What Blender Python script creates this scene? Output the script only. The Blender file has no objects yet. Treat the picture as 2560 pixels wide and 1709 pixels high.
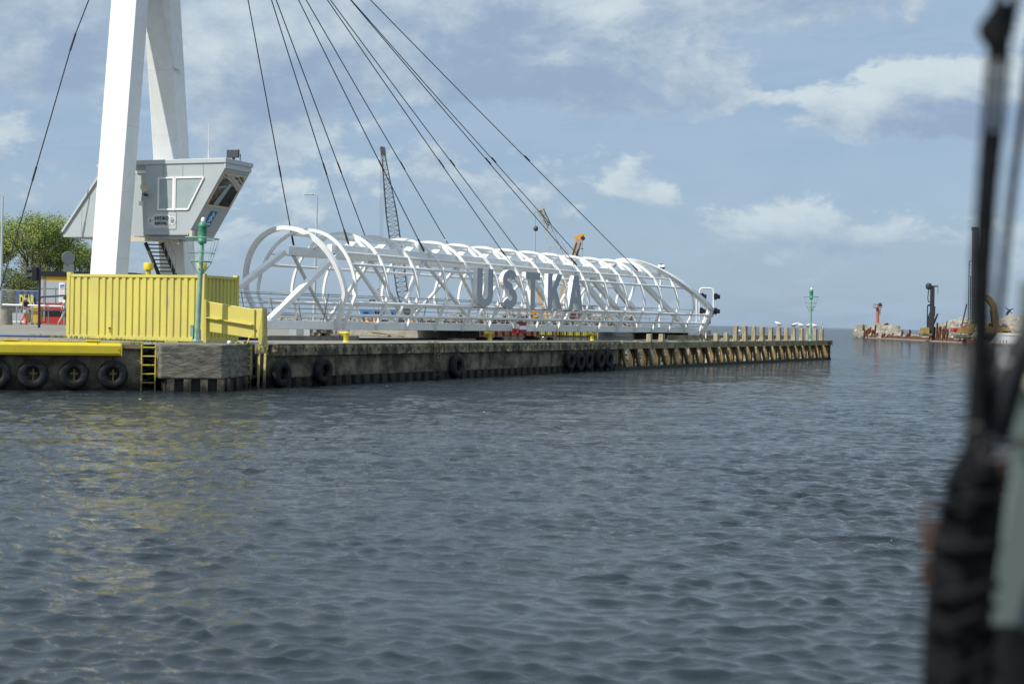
import bpy, bmesh, math, random
import numpy as np
from math import sin, cos, pi, radians, atan2, sqrt
from mathutils import Vector, Matrix
random.seed(7); np.random.seed(7)
C = bpy.context.scene.collection
SC = bpy.context.scene

# ------------------------------------------------------------------ camera
F = 3556.0; CX = 1280.0; CY = 854.5; CAMZ = 2.6
ROLL = 0.0204; PITCH = math.atan(51.5 / F)
fw = Vector((0, cos(PITCH), -sin(PITCH)))
up0 = Vector((0, sin(PITCH), cos(PITCH)))
rt0 = Vector((1, 0, 0))
RT = rt0 * cos(ROLL) + up0 * sin(ROLL)
UP = -rt0 * sin(ROLL) + up0 * cos(ROLL)
cam_d = bpy.data.cameras.new('camera'); cam = bpy.data.objects.new('camera', cam_d); C.objects.link(cam)
M = Matrix((RT, UP, -fw)).transposed().to_4x4(); M.translation = (0, 0, CAMZ)
cam.matrix_world = M
cam_d.sensor_width = 36; cam_d.lens = 36 * F / 2560.0
cam_d.clip_start = 0.05; cam_d.clip_end = 80000
cam_d.dof.use_dof = True; cam_d.dof.focus_distance = 85; cam_d.dof.aperture_fstop = 2.8
SC.camera = cam

def P(u, v, Y):
    d = RT * ((u - CX) / F) + UP * (-(v - CY) / F) + fw
    return Vector((0, 0, CAMZ)) + d * (Y / d.y)
def PZ(u, v, z):
    d = RT * ((u - CX) / F) + UP * (-(v - CY) / F) + fw
    return Vector((0, 0, CAMZ)) + d * ((z - CAMZ) / d.z)

# ------------------------------------------------------------------ light
SUN_EL = radians(46); SX, SY = -0.80, -0.60          # towards the sun, horizontally
S = Vector((SX * cos(SUN_EL), SY * cos(SUN_EL), sin(SUN_EL))).normalized()
sl = bpy.data.lights.new('sun', 'SUN'); sl.energy = 4.7; sl.angle = radians(0.6); sl.color = (1, 0.95, 0.86)
so = bpy.data.objects.new('sun', sl); C.objects.link(so)
so.rotation_euler = S.to_track_quat('Z', 'Y').to_euler(); so.location = (-40, -30, 60)

W = bpy.data.worlds.new('World'); SC.world = W; W.use_nodes = True
nt = W.node_tree; nt.nodes.clear()
def nd(t, **k):
    n = nt.nodes.new(t)
    for a, b in k.items(): setattr(n, a, b)
    return n
def lk(a, b): nt.links.new(a, b)
def mth(op, *a, clamp=False):
    n = nd('ShaderNodeMath', operation=op); n.use_clamp = clamp
    for i, x in enumerate(a):
        if isinstance(x, (int, float)): n.inputs[i].default_value = x
        else: lk(x, n.inputs[i])
    return n.outputs[0]
def mr(x, a, b, c=0., d=1.):
    n = nd('ShaderNodeMapRange', interpolation_type='SMOOTHSTEP'); lk(x, n.inputs[0])
    for i, q in enumerate((a, b, c, d)): n.inputs[i + 1].default_value = q
    return n.outputs[0]
def mixc(f, a, b):
    n = nd('ShaderNodeMix', data_type='RGBA')
    for i, x in ((0, f), (6, a), (7, b)):
        if isinstance(x, (int, float)): n.inputs[i].default_value = x
        elif isinstance(x, tuple): n.inputs[i].default_value = x + (1,)
        else: lk(x, n.inputs[i])
    return n.outputs[2]
STR = 0.10
sky = nd('ShaderNodeTexSky', sky_type='NISHITA', sun_disc=False)
sky.sun_elevation = SUN_EL; sky.sun_rotation = atan2(SX, SY)
sky.air_density = 1.0; sky.dust_density = 1.2; sky.ozone_density = 1.5
tc = nd('ShaderNodeTexCoord'); sep = nd('ShaderNodeSeparateXYZ'); lk(tc.outputs['Generated'], sep.inputs[0])
AZ = mth('ARCTAN2', sep.outputs[0], sep.outputs[1]); EL = mth('ARCSINE', sep.outputs[2])
SH = [AZ, EL]
def noise(kx, ky, off, scale, detail=8, rough=.55, dist=0.):
    c = nd('ShaderNodeCombineXYZ'); lk(mth('MULTIPLY', SH[0], kx), c.inputs[0]); lk(mth('MULTIPLY', SH[1], ky), c.inputs[1])
    c.inputs[2].default_value = off
    n = nd('ShaderNodeTexNoise'); n.inputs['Scale'].default_value = scale; n.inputs['Detail'].default_value = detail
    n.inputs['Roughness'].default_value = rough; n.inputs['Distortion'].default_value = dist
    lk(c.outputs[0], n.inputs['Vector']); return n.outputs[0]
def blob(u, v, su, sv, amp):
    a0 = (u - CX) / F; e0 = (803 + .0204 * (u - CX) - v) / F
    dx = mth('DIVIDE', mth('SUBTRACT', SH[0], a0), su / F); dy = mth('DIVIDE', mth('SUBTRACT', SH[1], e0), sv / F)
    r = mth('ADD', mth('MULTIPLY', dx, dx), mth('MULTIPLY', dy, dy))
    return mth('MULTIPLY', mth('EXPONENT', mth('MULTIPLY', r, -1.0)), amp)
def addall(*x):
    r = x[0]
    for y in x[1:]: r = mth('ADD', r, y)
    return r
def density(da, de):
    SH[0] = mth('ADD', AZ, da); SH[1] = mth('ADD', EL, de)
    nb = noise(1, 1.7, 3.1, 8, 10, .60, .35); nf = noise(1, 1.5, 8.4, 30, 8, .62, .4)
    d = addall(nb, mth('MULTIPLY', mth('SUBTRACT', nf, .5), .34),
              mth('MULTIPLY', mth('MINIMUM', mth('MAXIMUM', mth('SUBTRACT', SH[1], .075), -.1), .16), 1.1),
              blob(1360, 120, 260, 120, .24), blob(1520, 40, 110, 70, .16), blob(1640, 200, 190, 100, .10), blob(1400, 320, 260, 40, -.08), blob(2200, 300, 170, 85, .28), blob(2440, 290, 230, 90, .26),
              blob(760, 120, 360, 120, .10), blob(90, 130, 230, 140, .16), blob(1570, 480, 110, 42, .13), blob(1430, 525, 60, 26, .10), blob(2150, 598, 120, 20, .20),
              blob(1960, 190, 190, 110, -.16), blob(1860, 350, 190, 70, -.14), blob(160, 430, 190, 130, -.14), blob(60, 290, 160, 70, -.12), blob(2200, 120, 240, 60, -.10), blob(1800, 410, 300, 80, -.13), blob(2170, 440, 330, 80, -.20), blob(1780, 500, 130, 60, -.10))
    SH[0], SH[1] = AZ, EL
    return d
dens = density(0, 0); dens_sun = density(-.0075, .0095)      # the same cloud field, a step towards the sun
n_wisp = noise(1, 3.2, 5.7, 13, 8, .62, .6)
cov = mr(dens, .49, .60)
slope = mth('SUBTRACT', dens, dens_sun)
thick = mr(dens, .52, .86)
litn = addall(mth('MULTIPLY', slope, 2.3), mth('MULTIPLY', thick, -.42), mth('MULTIPLY', mth('SUBTRACT', noise(1, 1.6, 14.2, 11, 8, .62, .3), .5), 1.5),
              blob(1530, 50, 110, 90, .60), blob(1640, 190, 110, 60, .2), blob(2120, 235, 150, 70, .34), blob(2330, 240, 170, 50, .28), blob(760, 60, 200, 60, .12),
              blob(1340, 265, 230, 40, -.34), blob(1240, 200, 150, 110, -.10), blob(120, 150, 240, 100, -.12), blob(860, 250, 260, 80, -.10), blob(760, 90, 420, 130, .14))
lit = mr(litn, -.66, .46)
K = 1.0 / STR
def k3(c): return tuple(x * K for x in c)
cloud = mixc(lit, k3((.285, .385, .535)), k3((.60, .69, .73)))
veil = mr(addall(n_wisp, mth('MULTIPLY', EL, .8)), .38, .72, 0, .60)
elm = mr(EL, 0.0, .5)
clear = mixc(elm, k3((.315, .450, .612)), k3((.27, .40, .60)))
# the physical sky, tinted by thin high haze
skyc = mixc(.72, sky.outputs[0], clear)
base = mixc(veil, skyc, k3((.375, .49, .625)))
fin0 = mixc(mth('MULTIPLY', cov, mr(EL, .012, .10, .25, .92)), base, cloud)
# gain added to the sky above view, to brighten the water's reflections
vm = nd('ShaderNodeVectorMath', operation='SCALE'); lk(fin0, vm.inputs[0]); lk(mr(EL, .22, .85, 1.0, 1.5), vm.inputs['Scale']); fin = vm.outputs[0]
bg = nd('ShaderNodeBackground'); bg.inputs[1].default_value = STR; lk(fin, bg.inputs[0])
wo = nd('ShaderNodeOutputWorld'); lk(bg.outputs[0], wo.inputs[0])
SC.view_settings.view_transform = 'Standard'; SC.view_settings.look = 'None'
SC.view_settings.exposure = 0.08; SC.view_settings.gamma = 1
SC.view_settings.use_curve_mapping = False
SC.cycles.max_bounces = 6; SC.cycles.glossy_bounces = 3; SC.cycles.transparent_max_bounces = 8
SC.cycles.use_denoising = True

# ------------------------------------------------------------------ materials
def mat(name, col, rough=.6, col2=None, scale=3., amt=.5, lo=.4, hi=.6, col3=None, sc3=8., lo3=.58, hi3=.66, bump=0., bscale=20.,
        metal=0., stretch=(1, 1, 1), spec=.5, rot=0., wet=None, emit=None, alpha=None, brick=None, trans=0.):
    m = bpy.data.materials.new(name); m.use_nodes = True
    t = m.node_tree; b = t.nodes['Principled BSDF']
    b.inputs['Roughness'].default_value = rough; b.inputs['Metallic'].default_value = metal
    b.inputs['Specular IOR Level'].default_value = spec
    b.inputs['Base Color'].default_value = tuple(col) + (1,)
    g = t.nodes.new('ShaderNodeNewGeometry')
    mp = t.nodes.new('ShaderNodeMapping'); t.links.new(g.outputs['Position'], mp.inputs[0])
    mp.inputs['Rotation'].default_value = (0, 0, rot); mp.inputs['Scale'].default_value = stretch
    def mx(fac, a, b2):
        n = t.nodes.new('ShaderNodeMix'); n.data_type = 'RGBA'; t.links.new(fac, n.inputs[0])
        for i, x in ((6, a), (7, b2)):
            if isinstance(x, tuple): n.inputs[i].default_value = x + (1,)
            else: t.links.new(x, n.inputs[i])
        return n.outputs[2]
    def ns(sc, det=6, ro=.6):
        n = t.nodes.new('ShaderNodeTexNoise'); n.inputs['Scale'].default_value = sc; n.inputs['Detail'].default_value = det
        n.inputs['Roughness'].default_value = ro; t.links.new(mp.outputs[0], n.inputs['Vector']); return n.outputs[0]
    def rng(x, a, b2, c=0., d=1.):
        n = t.nodes.new('ShaderNodeMapRange'); t.links.new(x, n.inputs[0])
        for i, q in enumerate((a, b2, c, d)): n.inputs[i + 1].default_value = q
        return n.outputs[0]
    cur = tuple(col)
    if col2 is not None: cur = mx(rng(ns(scale), lo, hi, 0, amt), cur, tuple(col2))
    if brick is not None:
        bt = t.nodes.new('ShaderNodeTexBrick'); bt.inputs['Scale'].default_value = brick[0]
        bt.inputs['Mortar Size'].default_value = .03
        bt.inputs['Color1'].default_value = (0, 0, 0, 1); bt.inputs['Color2'].default_value = (.5, .5, .5, 1); bt.inputs['Mortar'].default_value = (1, 1, 1, 1)
        t.links.new(mp.outputs[0], bt.inputs[0])
        cur = mx(rng(bt.outputs[0], 0, 1, 0, .6), cur, tuple(brick[1]))
    if col3 is not None: cur = mx(rng(ns(sc3, 8, .7), lo3, hi3), cur, tuple(col3))
    if wet is not None:   # (z_low, z_high, colour): algae and tide mark
        sp = t.nodes.new('ShaderNodeSeparateXYZ'); t.links.new(g.outputs['Position'], sp.inputs[0])
        ad = t.nodes.new('ShaderNodeMath'); ad.operation = 'ADD'; t.links.new(sp.outputs[2], ad.inputs[0])
        t.links.new(rng(ns(2.5), .3, .7, -.22, .22), ad.inputs[1])
        cur = mx(rng(ad.outputs[0], wet[0], wet[1], 1, 0), cur, tuple(wet[2]))
    if not isinstance(cur, tuple): t.links.new(cur, b.inputs['Base Color'])
    if bump:
        bp = t.nodes.new('ShaderNodeBump'); bp.inputs['Strength'].default_value = bump; bp.inputs['Distance'].default_value = .05
        t.links.new(ns(bscale, 8, .65), bp.inputs['Height']); t.links.new(bp.outputs[0], b.inputs['Normal'])
    if emit: b.inputs['Emission Color'].default_value = tuple(emit[0]) + (1,); b.inputs['Emission Strength'].default_value = emit[1]
    if trans: b.inputs['Transmission Weight'].default_value = trans
    return m

MT = {}
MT['white'] = mat('white_paint', (.78, .79, .78), .38, (.64, .65, .62), 2.2, .35, bump=.03, bscale=9)
MT['white2'] = mat('white_paint_weathered', (.74, .75, .74), .45, (.50, .49, .45), 3.5, .45, col3=(.40, .36, .28), sc3=2.4, lo3=.68, hi3=.75)
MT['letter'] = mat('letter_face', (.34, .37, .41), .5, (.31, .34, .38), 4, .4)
MT['rail'] = mat('galvanised_rail', (.42, .44, .46), .4, (.30, .31, .33), 8, .6, metal=.4)
MT['cable'] = mat('cable_steel', (.035, .036, .05), .5)
MT['cyel'] = mat('container_yellow', (.60, .525, .115), .6, (.50, .44, .13), 1.3, .7, col3=(.42, .37, .20), sc3=1.6, lo3=.62, hi3=.72, stretch=(1, 1, .35), bump=.12, bscale=2.5)
MT['yel'] = mat('bright_yellow_paint', (.66, .53, .03), .45, (.60, .45, .03), 1.5, .6, col3=(.16, .10, .04), sc3=3.2, lo3=.69, hi3=.72)
MT['pyel'] = mat('pale_yellow_paint', (.61, .53, .12), .5, (.55, .46, .14), 2, .5, col3=(.18, .12, .06), sc3=2.2, lo3=.67, hi3=.72)
MT['oldyel'] = mat('dull_old_yellow', (.16, .12, .03), .7)
MT['oldlad'] = mat('rusty_old_ladder', (.20, .15, .06), .8, (.10, .06, .03), 5, .9, wet=(.1, .9, (.03, .027, .02)))
MT['yladb'] = mat('yellow_ladder_paint', (.66, .53, .03), .5, (.5, .4, .03), 5, .6, wet=(.2, .6, (.05, .045, .02)))
MT['ylad'] = mat('worn_yellow', (.58, .50, .16), .6, (.34, .28, .12), 5, .8, wet=(.1, .8, (.05, .045, .03)))
MT['conc'] = mat('quay_concrete', (.21, .18, .125), .9, (.045, .038, .027), 1.5, .95, .38, .60, col3=(.22, .20, .16), sc3=3.5, lo3=.60, hi3=.70, bump=.6, bscale=7, wet=(.0, .5, (.012, .013, .009)))
MT['conc_l'] = mat('pale_concrete', (.30, .28, .235), .9, (.19, .175, .14), 1.8, .8, col3=(.40, .37, .30), sc3=5, lo3=.6, hi3=.7, bump=.4, bscale=9)
MT['block'] = mat('block_concrete', (.21, .195, .155), .9, (.085, .08, .065), 3.4, .95, .40, .60, col3=(.33, .30, .25), sc3=6, lo3=.62, hi3=.70, bump=.7, bscale=8, stretch=(.6, .6, 2.2))
MT['cope'] = mat('coping_steel_concrete', (.24, .21, .12), .9, (.05, .046, .032), 2.4, .95, .42, .56, col3=(.46, .40, .20), sc3=2.6, lo3=.57, hi3=.64, bump=.4, bscale=9, stretch=(1, 1, .55))
MT['copetop'] = mat('coping_top', (.33, .29, .18), .8, (.20, .17, .10), 2.4, .8, col3=(.30, .12, .04), sc3=1.6, lo3=.64, hi3=.70, bump=.3, bscale=12)
MT['pile'] = mat('dark_sheet_piling', (.022, .020, .017), .85, (.045, .04, .03), 4, .7, bump=.3, bscale=8, wet=(-.1, .35, (.008, .009, .007)))
MT['pave'] = mat('block_paving', (.27, .255, .22), .9, (.19, .18, .15), .9, .7, col3=(.13, .15, .06), sc3=2.2, lo3=.66, hi3=.72, bump=.3, bscale=14, brick=(2.2, (.14, .135, .11)))
MT['walk'] = mat('pier_surface', (.30, .28, .22), .9, (.16, .145, .11), .8, .8, col3=(.09, .085, .07), sc3=1.9, lo3=.6, hi3=.66, bump=.4, bscale=9)
MT['black'] = mat('black_paint', (.013, .014, .018), .55, spec=.3)
MT['rubber'] = mat('tyre_rubber', (.011, .012, .015), .75, (.034, .034, .032), 5, .7, .45, .62, bump=.4, bscale=14, wet=(0., .35, (.006, .007, .006)), spec=.25)
MT['green'] = mat('green_paint', (.045, .22, .13), .45, (.07, .28, .18), 4, .5)
MT['green_p'] = mat('faded_green_paint', (.24, .42, .33), .55, (.13, .26, .20), 4, .6, col3=(.36, .44, .34), sc3=6)
MT['cabin'] = mat('cabin_panel', (.40, .44, .46), .45, (.36, .40, .42), 1.5, .6)
MT['cabin_tr'] = mat('cabin_trim', (.45, .48, .50), .4)
MT['glass'] = mat('window_blind_glass', (.30, .36, .37), .10, (.36, .42, .42), 3, .6, spec=.8)
MT['dglass'] = mat('cabin_dark_glass', (.012, .014, .012), .03, spec=1.0)
MT['pvc'] = mat('white_window_frame', (.80, .80, .80), .35)
MT['blue'] = mat('blue_board', (.03, .17, .45), .5)
MT['cream'] = mat('cream_paint', (.55, .50, .38), .6)
MT['dark'] = mat('dark_steel', (.03, .032, .04), .5)
MT['blkred'] = mat('kiosk_red', (.46, .035, .022), .5, (.38, .03, .02), 2, .5)
MT['kyel'] = mat('kiosk_yellow', (.66, .42, .04), .5)
MT['kgrey'] = mat('kiosk_grey', (.36, .39, .42), .5)
MT['navy'] = mat('banner_navy', (.055, .085, .19), .6)
MT['navy2'] = mat('navy_rail_paint', (.02, .027, .05), .5)
MT['bantext'] = mat('banner_yellow', (.58, .55, .12), .6)
MT['red'] = mat('bright_red', (.50, .045, .03), .5)
MT['dred'] = mat('dark_red_paint', (.20, .015, .02), .5)
MT['gbin'] = mat('bin_green', (.07, .17, .06), .5)
MT['sand'] = mat('timber_boards', (.45, .36, .20), .8, (.28, .21, .11), 5, .7)
MT['brown'] = mat('rust_brown', (.085, .032, .018), .9, (.19, .07, .025), 1.2, .8, col3=(.04, .02, .015), sc3=2.5, lo3=.55, hi3=.62, bump=.3, bscale=6)
MT['rust2'] = mat('rust_orange', (.19, .065, .022), .9, (.08, .03, .016), 1.0, .8, bump=.3, bscale=5)
MT['stone_w'] = mat('pale_stone', (.34, .315, .265), .9, (.11, .10, .08), .8, .8, bump=.5, bscale=5)
MT['stone_m'] = mat('mixed_stone', (.33, .30, .25), .9, (.20, .18, .15), .7, .9, bump=.5, bscale=5)
MT['stone_d'] = mat('dark_stone', (.075, .072, .062), .9, (.16, .15, .125), .9, .9, bump=.5, bscale=5)
MT['timber'] = mat('pier_timber', (.40, .345, .23), .85, (.20, .155, .10), 3.2, .9, .42, .6, col3=(.40, .36, .25), sc3=5, lo3=.58, hi3=.66, stretch=(3, 3, .4), bump=.5, bscale=9)
MT['timber_y'] = mat('stained_timber', (.30, .205, .075), .85, (.075, .058, .03), 3, .9, .42, .58, col3=(.55, .44, .20), sc3=4, lo3=.60, hi3=.68, stretch=(3, 3, .5), bump=.5, bscale=9, wet=(.02, .34, (.012, .013, .007)))
MT['timber_d'] = mat('dark_stained_timber', (.16, .11, .04), .85, (.045, .036, .02), 3, .9, .42, .58, col3=(.40, .31, .12), sc3=3, lo3=.58, hi3=.64, stretch=(3, 3, .5), bump=.5, bscale=9, wet=(.02, .4, (.012, .013, .007)))
MT['cap'] = mat('pier_cap_concrete', (.30, .255, .135), .9, (.12, .105, .06), 1.6, .9, .4, .6, col3=(.20, .19, .14), sc3=4, lo3=.6, hi3=.68, bump=.5, bscale=8)
MT['sill'] = mat('algae_sill', (.014, .018, .008), .8, (.035, .04, .015), 4, .7, bump=.4, bscale=8)
MT['bark'] = mat('bark', (.095, .08, .06), .9, (.05, .04, .03), 4, .7)
MT['leaf'] = mat('leaf', (.20, .28, .05), .6, (.29, .33, .08), .35, .9, .4, .6)
MT['leaf2'] = mat('leaf_olive', (.15, .17, .045), .6, (.09, .13, .03), .4, .9, .4, .6)
MT['grass'] = mat('weed_grass', (.12, .17, .04), .8, (.22, .20, .09), 2, .8)
MT['skin'] = mat('skin', (.48, .27, .19), .55)
MT['hair'] = mat('brown_hair', (.06, .035, .02), .7)
MT['shirt'] = mat('navy_patterned_shirt', (.02, .035, .12), .8, (.30, .10, .16), 16, 1, .66, .70)
MT['shorts'] = mat('pale_shorts', (.55, .60, .62), .8)
MT['wshirt'] = mat('white_top', (.66, .68, .70), .8)
MT['gtrous'] = mat('grey_trousers', (.34, .34, .32), .8)
MT['shoe'] = mat('dark_shoe', (.03, .06, .10), .6)
MT['galv'] = mat('galvanised_pole', (.44, .49, .52), .45, (.36, .40, .43), 3, .5)
MT['signb'] = mat('sign_back', (.20, .22, .23), .5)
MT['crane_d'] = mat('crane_dark', (.06, .062, .07), .6)
MT['rigyel'] = mat('rig_yellow', (.38, .25, .05), .6, (.20, .14, .05), 1.5, .7)
MT['crane_w'] = mat('crane_pale', (.42, .44, .42), .6)
MT['crane_y'] = mat('crane_yellow', (.28, .19, .06), .6, (.16, .12, .06), 1.5, .7)
MT['crane_p'] = mat('crane_beige', (.42, .33, .24), .6)
MT['cblue'] = mat('site_blue', (.04, .20, .52), .6)
MT['orange'] = mat('site_orange', (.72, .34, .03), .6)
MT['gull'] = mat('gull_white', (.78, .78, .76), .7)
MT['gullg'] = mat('gull_grey', (.30, .31, .33), .7)
MT['beak'] = mat('gull_beak', (.6, .35, .05), .6)
MT['bird'] = mat('dark_plumage', (.02, .02, .025), .8)
MT['bluerope'] = mat('blue_hose', (.03, .07, .30), .6)
MT['rope'] = mat('shaded_rope', (.008, .010, .012), .85, (.020, .021, .023), 60, .8, bump=.5, bscale=120, spec=.08)  # the boat's shade on the rigging is put into this near-black colour
MT['ironrust'] = mat('rusty_iron', (.065, .028, .014), .8, (.02, .014, .012), 30, .8)
MT['iron'] = mat('grey_iron', (.06, .05, .052), .6, (.022, .018, .018), 40, .8)
MT['chrome'] = mat('bolt_steel', (.55, .56, .58), .25, metal=.9)
MT['hullg'] = mat('grey_green_paint', (.115, .15, .145), .6, (.10, .13, .125), 6, .6)
MT['rpole'] = mat('faded_red_paint', (.40, .13, .10), .7, (.26, .08, .06), 2, .6)

# ------------------------------------------------------------------ mesh builder
class MB:
    def __init__(s): s.v = []; s.f = []
    def add(s, vs, fs):
        o = len(s.v); s.v += [Vector(p) for p in vs]; s.f += [tuple(i + o for i in f) for f in fs]; return s
    def hexa(s, p):      # 8 corners: bottom 4 ccw, top 4 ccw
        return s.add(p, [(3, 2, 1, 0), (4, 5, 6, 7), (0, 1, 5, 4), (1, 2, 6, 5), (2, 3, 7, 6), (3, 0, 4, 7)])
    def box(s, c, d, ex=(1, 0, 0), ez=(0, 0, 1)):
        ex = Vector(ex).normalized(); ez = Vector(ez).normalized(); ey = ez.cross(ex).normalized(); ez = ex.cross(ey)
        c = Vector(c); a, b, h = ex * d[0] / 2, ey * d[1] / 2, ez * d[2] / 2
        return s.hexa([c - a - b - h, c + a - b - h, c + a + b - h, c - a + b - h, c - a - b + h, c + a - b + h, c + a + b + h, c - a + b + h])
    def bar(s, p0, p1, w, h, side=None):   # w along side, h across
        p0, p1 = Vector(p0), Vector(p1); d = (p1 - p0).normalized()
        sd = Vector(side) if side is not None else d.cross(Vector((0, 0, 1)))
        if sd.length < 1e-4: sd = Vector((1, 0, 0))
        sd = (sd - d * sd.dot(d)).normalized(); u = d.cross(sd).normalized()
        a, b = sd * w / 2, u * h / 2
        return s.hexa([p0 - a - b, p0 + a - b, p0 + a + b, p0 - a + b, p1 - a - b, p1 + a - b, p1 + a + b, p1 - a + b])
    def tube(s, pts, r, n=8, closed=False, cap=True):
        pts = [Vector(p) for p in pts]; m = len(pts)
        rs = r if isinstance(r, (list, tuple)) else [r] * m
        vs = []; prev = None
        for i, p in enumerate(pts):
            if closed: d = pts[(i + 1) % m] - pts[i - 1]
            else: d = pts[min(i + 1, m - 1)] - pts[max(i - 1, 0)]
            d.normalize()
            a = prev if prev is not None else (Vector((0, 0, 1)) if abs(d.z) < .9 else Vector((1, 0, 0)))
            a = (a - d * a.dot(d)).normalized(); prev = a; b = d.cross(a)
            vs += [p + (a * cos(2 * pi * j / n) + b * sin(2 * pi * j / n)) * rs[i] for j in range(n)]
        fs = []
        for i in range(m if closed else m - 1):
            k = (i + 1) % m
            fs += [(i * n + j, i * n + (j + 1) % n, k * n + (j + 1) % n, k * n + j) for j in range(n)]
        if cap and not closed: fs += [tuple(range(n - 1, -1, -1)), tuple((m - 1) * n + j for j in range(n))]
        return s.add(vs, fs)
    def sweep(s, frames, closed=False):    # frames: lists of n points
        n = len(frames[0]); m = len(frames); vs = [p for f in frames for p in f]; fs = []
        for i in range(m if closed else m - 1):
            k = (i + 1) % m
            fs += [(i * n + j, i * n + (j + 1) % n, k * n + (j + 1) % n, k * n + j) for j in range(n)]
        if not closed: fs += [tuple(range(n - 1, -1, -1)), tuple((m - 1) * n + j for j in range(n))]
        return s.add(vs, fs)
    def lathe(s, prof, c=(0, 0, 0), ax=(0, 0, 1), n=16):   # prof (r, h)
        c = Vector(c); ax = Vector(ax).normalized(); a = ax.cross(Vector((0, 0, 1)))
        if a.length < 1e-3: a = Vector((1, 0, 0))
        a.normalize(); b = ax.cross(a)
        fr = [[c + ax * h + (a * cos(2 * pi * j / n) + b * sin(2 * pi * j / n)) * max(r, 1e-4) for j in range(n)] for r, h in prof]
        return s.sweep(fr)
    def prism(s, poly, d):
        poly = [Vector(p) for p in poly]; d = Vector(d); n = len(poly)
        return s.add(poly + [p + d for p in poly], [tuple(range(n - 1, -1, -1)), tuple(range(n, 2 * n))] + [(i, (i + 1) % n, n + (i + 1) % n, n + i) for i in range(n)])
    def quad(s, a, b, c, d): return s.add([a, b, c, d], [(0, 1, 2, 3)])
    def rock(s, c, r, sq=(1, 1, .75), rnd=random):
        t = [(-1, 0, 1.618), (1, 0, 1.618), (-1, 0, -1.618), (1, 0, -1.618), (0, 1.618, 1), (0, 1.618, -1), (0, -1.618, 1), (0, -1.618, -1), (1.618, 1, 0), (-1.618, 1, 0), (1.618, -1, 0), (-1.618, -1, 0)]
        fc = [(0, 1, 4), (0, 4, 9), (9, 4, 5), (4, 8, 5), (4, 1, 8), (8, 1, 10), (8, 10, 3), (5, 8, 3), (5, 3, 2), (2, 3, 7), (7, 3, 10), (7, 10, 6), (7, 6, 11), (11, 6, 0), (0, 6, 1), (6, 10, 1), (9, 11, 0), (9, 2, 11), (9, 5, 2), (7, 11, 2)]
        q = Matrix.Rotation(rnd.random() * 6.28, 3, Vector((rnd.random() - .5, rnd.random() - .5, rnd.random() - .5)).normalized())
        c = Vector(c)
        return s.add([c + Vector([a * b for a, b in zip(q @ (Vector(p) / 1.9 * (r * rnd.uniform(.65, 1.15))), sq)]) for p in t], fc)
    def mesh(s, name, inv=None):
        me = bpy.data.meshes.new(name)
        vs = [inv @ p for p in s.v] if inv is not None else s.v
        me.from_pydata([tuple(p) for p in vs], [], s.f); me.update(); return me

def recalc(me):
    bm = bmesh.new(); bm.from_mesh(me); bmesh.ops.recalc_face_normals(bm, faces=bm.faces); bm.to_mesh(me); bm.free()
def finish(o, smooth=None, bevel=0):
    me = o.data; recalc(me)
    if smooth is not None:
        for p in me.polygons: p.use_smooth = True
        try:
            me.set_sharp_from_angle(angle=radians(smooth))
        except Exception: pass
    if bevel:
        b = o.modifiers.new('bevel', 'BEVEL'); b.width = bevel; b.segments = 2; b.limit_method = 'ANGLE'; b.angle_limit = radians(40)
class Thing:
    """an Empty at the thing's base; parts given in world coordinates unless local=True"""
    def __init__(s, name, label, cat, loc=(0, 0, 0), rz=0, group=None, kind=None):
        o = bpy.data.objects.new(name, None); C.objects.link(o); o.location = loc; o.rotation_euler = (0, 0, rz)
        o['label'] = label; o['category'] = cat; o.empty_display_size = .2
        if group: o['group'] = group
        if kind: o['kind'] = kind
        s.o = o; s.inv = (Matrix.Translation(Vector(loc)) @ Matrix.Rotation(rz, 4, 'Z')).inverted()
    def part(s, name, mb, m, parent=None, local=False, smooth=None, bevel=0, label=None):
        me = mb.mesh(name, None if local else s.inv)
        o = bpy.data.objects.new(name, me); C.objects.link(o); o.parent = parent or s.o
        me.materials.append(MT[m] if isinstance(m, str) else m)
        if label: o['label'] = label
        finish(o, smooth, bevel); return o
def single(name, mb, m, label, cat, loc=None, group=None, smooth=None, bevel=0, kind=None, local=False, rz=0):
    if loc is None: loc = sum(mb.v, Vector()) / len(mb.v); loc.z = min(p.z for p in mb.v)
    inv = (Matrix.Translation(Vector(loc)) @ Matrix.Rotation(rz, 4, 'Z')).inverted()
    me = mb.mesh(name, None if local else inv)
    o = bpy.data.objects.new(name, me); C.objects.link(o); o.location = loc; o.rotation_euler = (0, 0, rz)
    me.materials.append(MT[m] if isinstance(m, str) else m)
    o['label'] = label
    if kind != 'structure': o['category'] = cat
    if group: o['group'] = group
    if kind: o['kind'] = kind
    finish(o, smooth, bevel); return o
def struct(name, mb, m, smooth=None):
    me = mb.mesh(name); o = bpy.data.objects.new(name, me); C.objects.link(o); me.materials.append(MT[m] if isinstance(m, str) else m)
    o['kind'] = 'structure'; finish(o, smooth); return o
def dup(root, loc, rz, label=None):
    r = root.copy(); C.objects.link(r); r.location = loc; r.rotation_euler = (0, 0, rz)
    if label: r['label'] = label
    for ch in list(root.children):
        c = ch.copy(); C.objects.link(c); c.parent = r
        for g in ch.children:
            d = g.copy(); C.objects.link(d); d.parent = c
    return r
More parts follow.
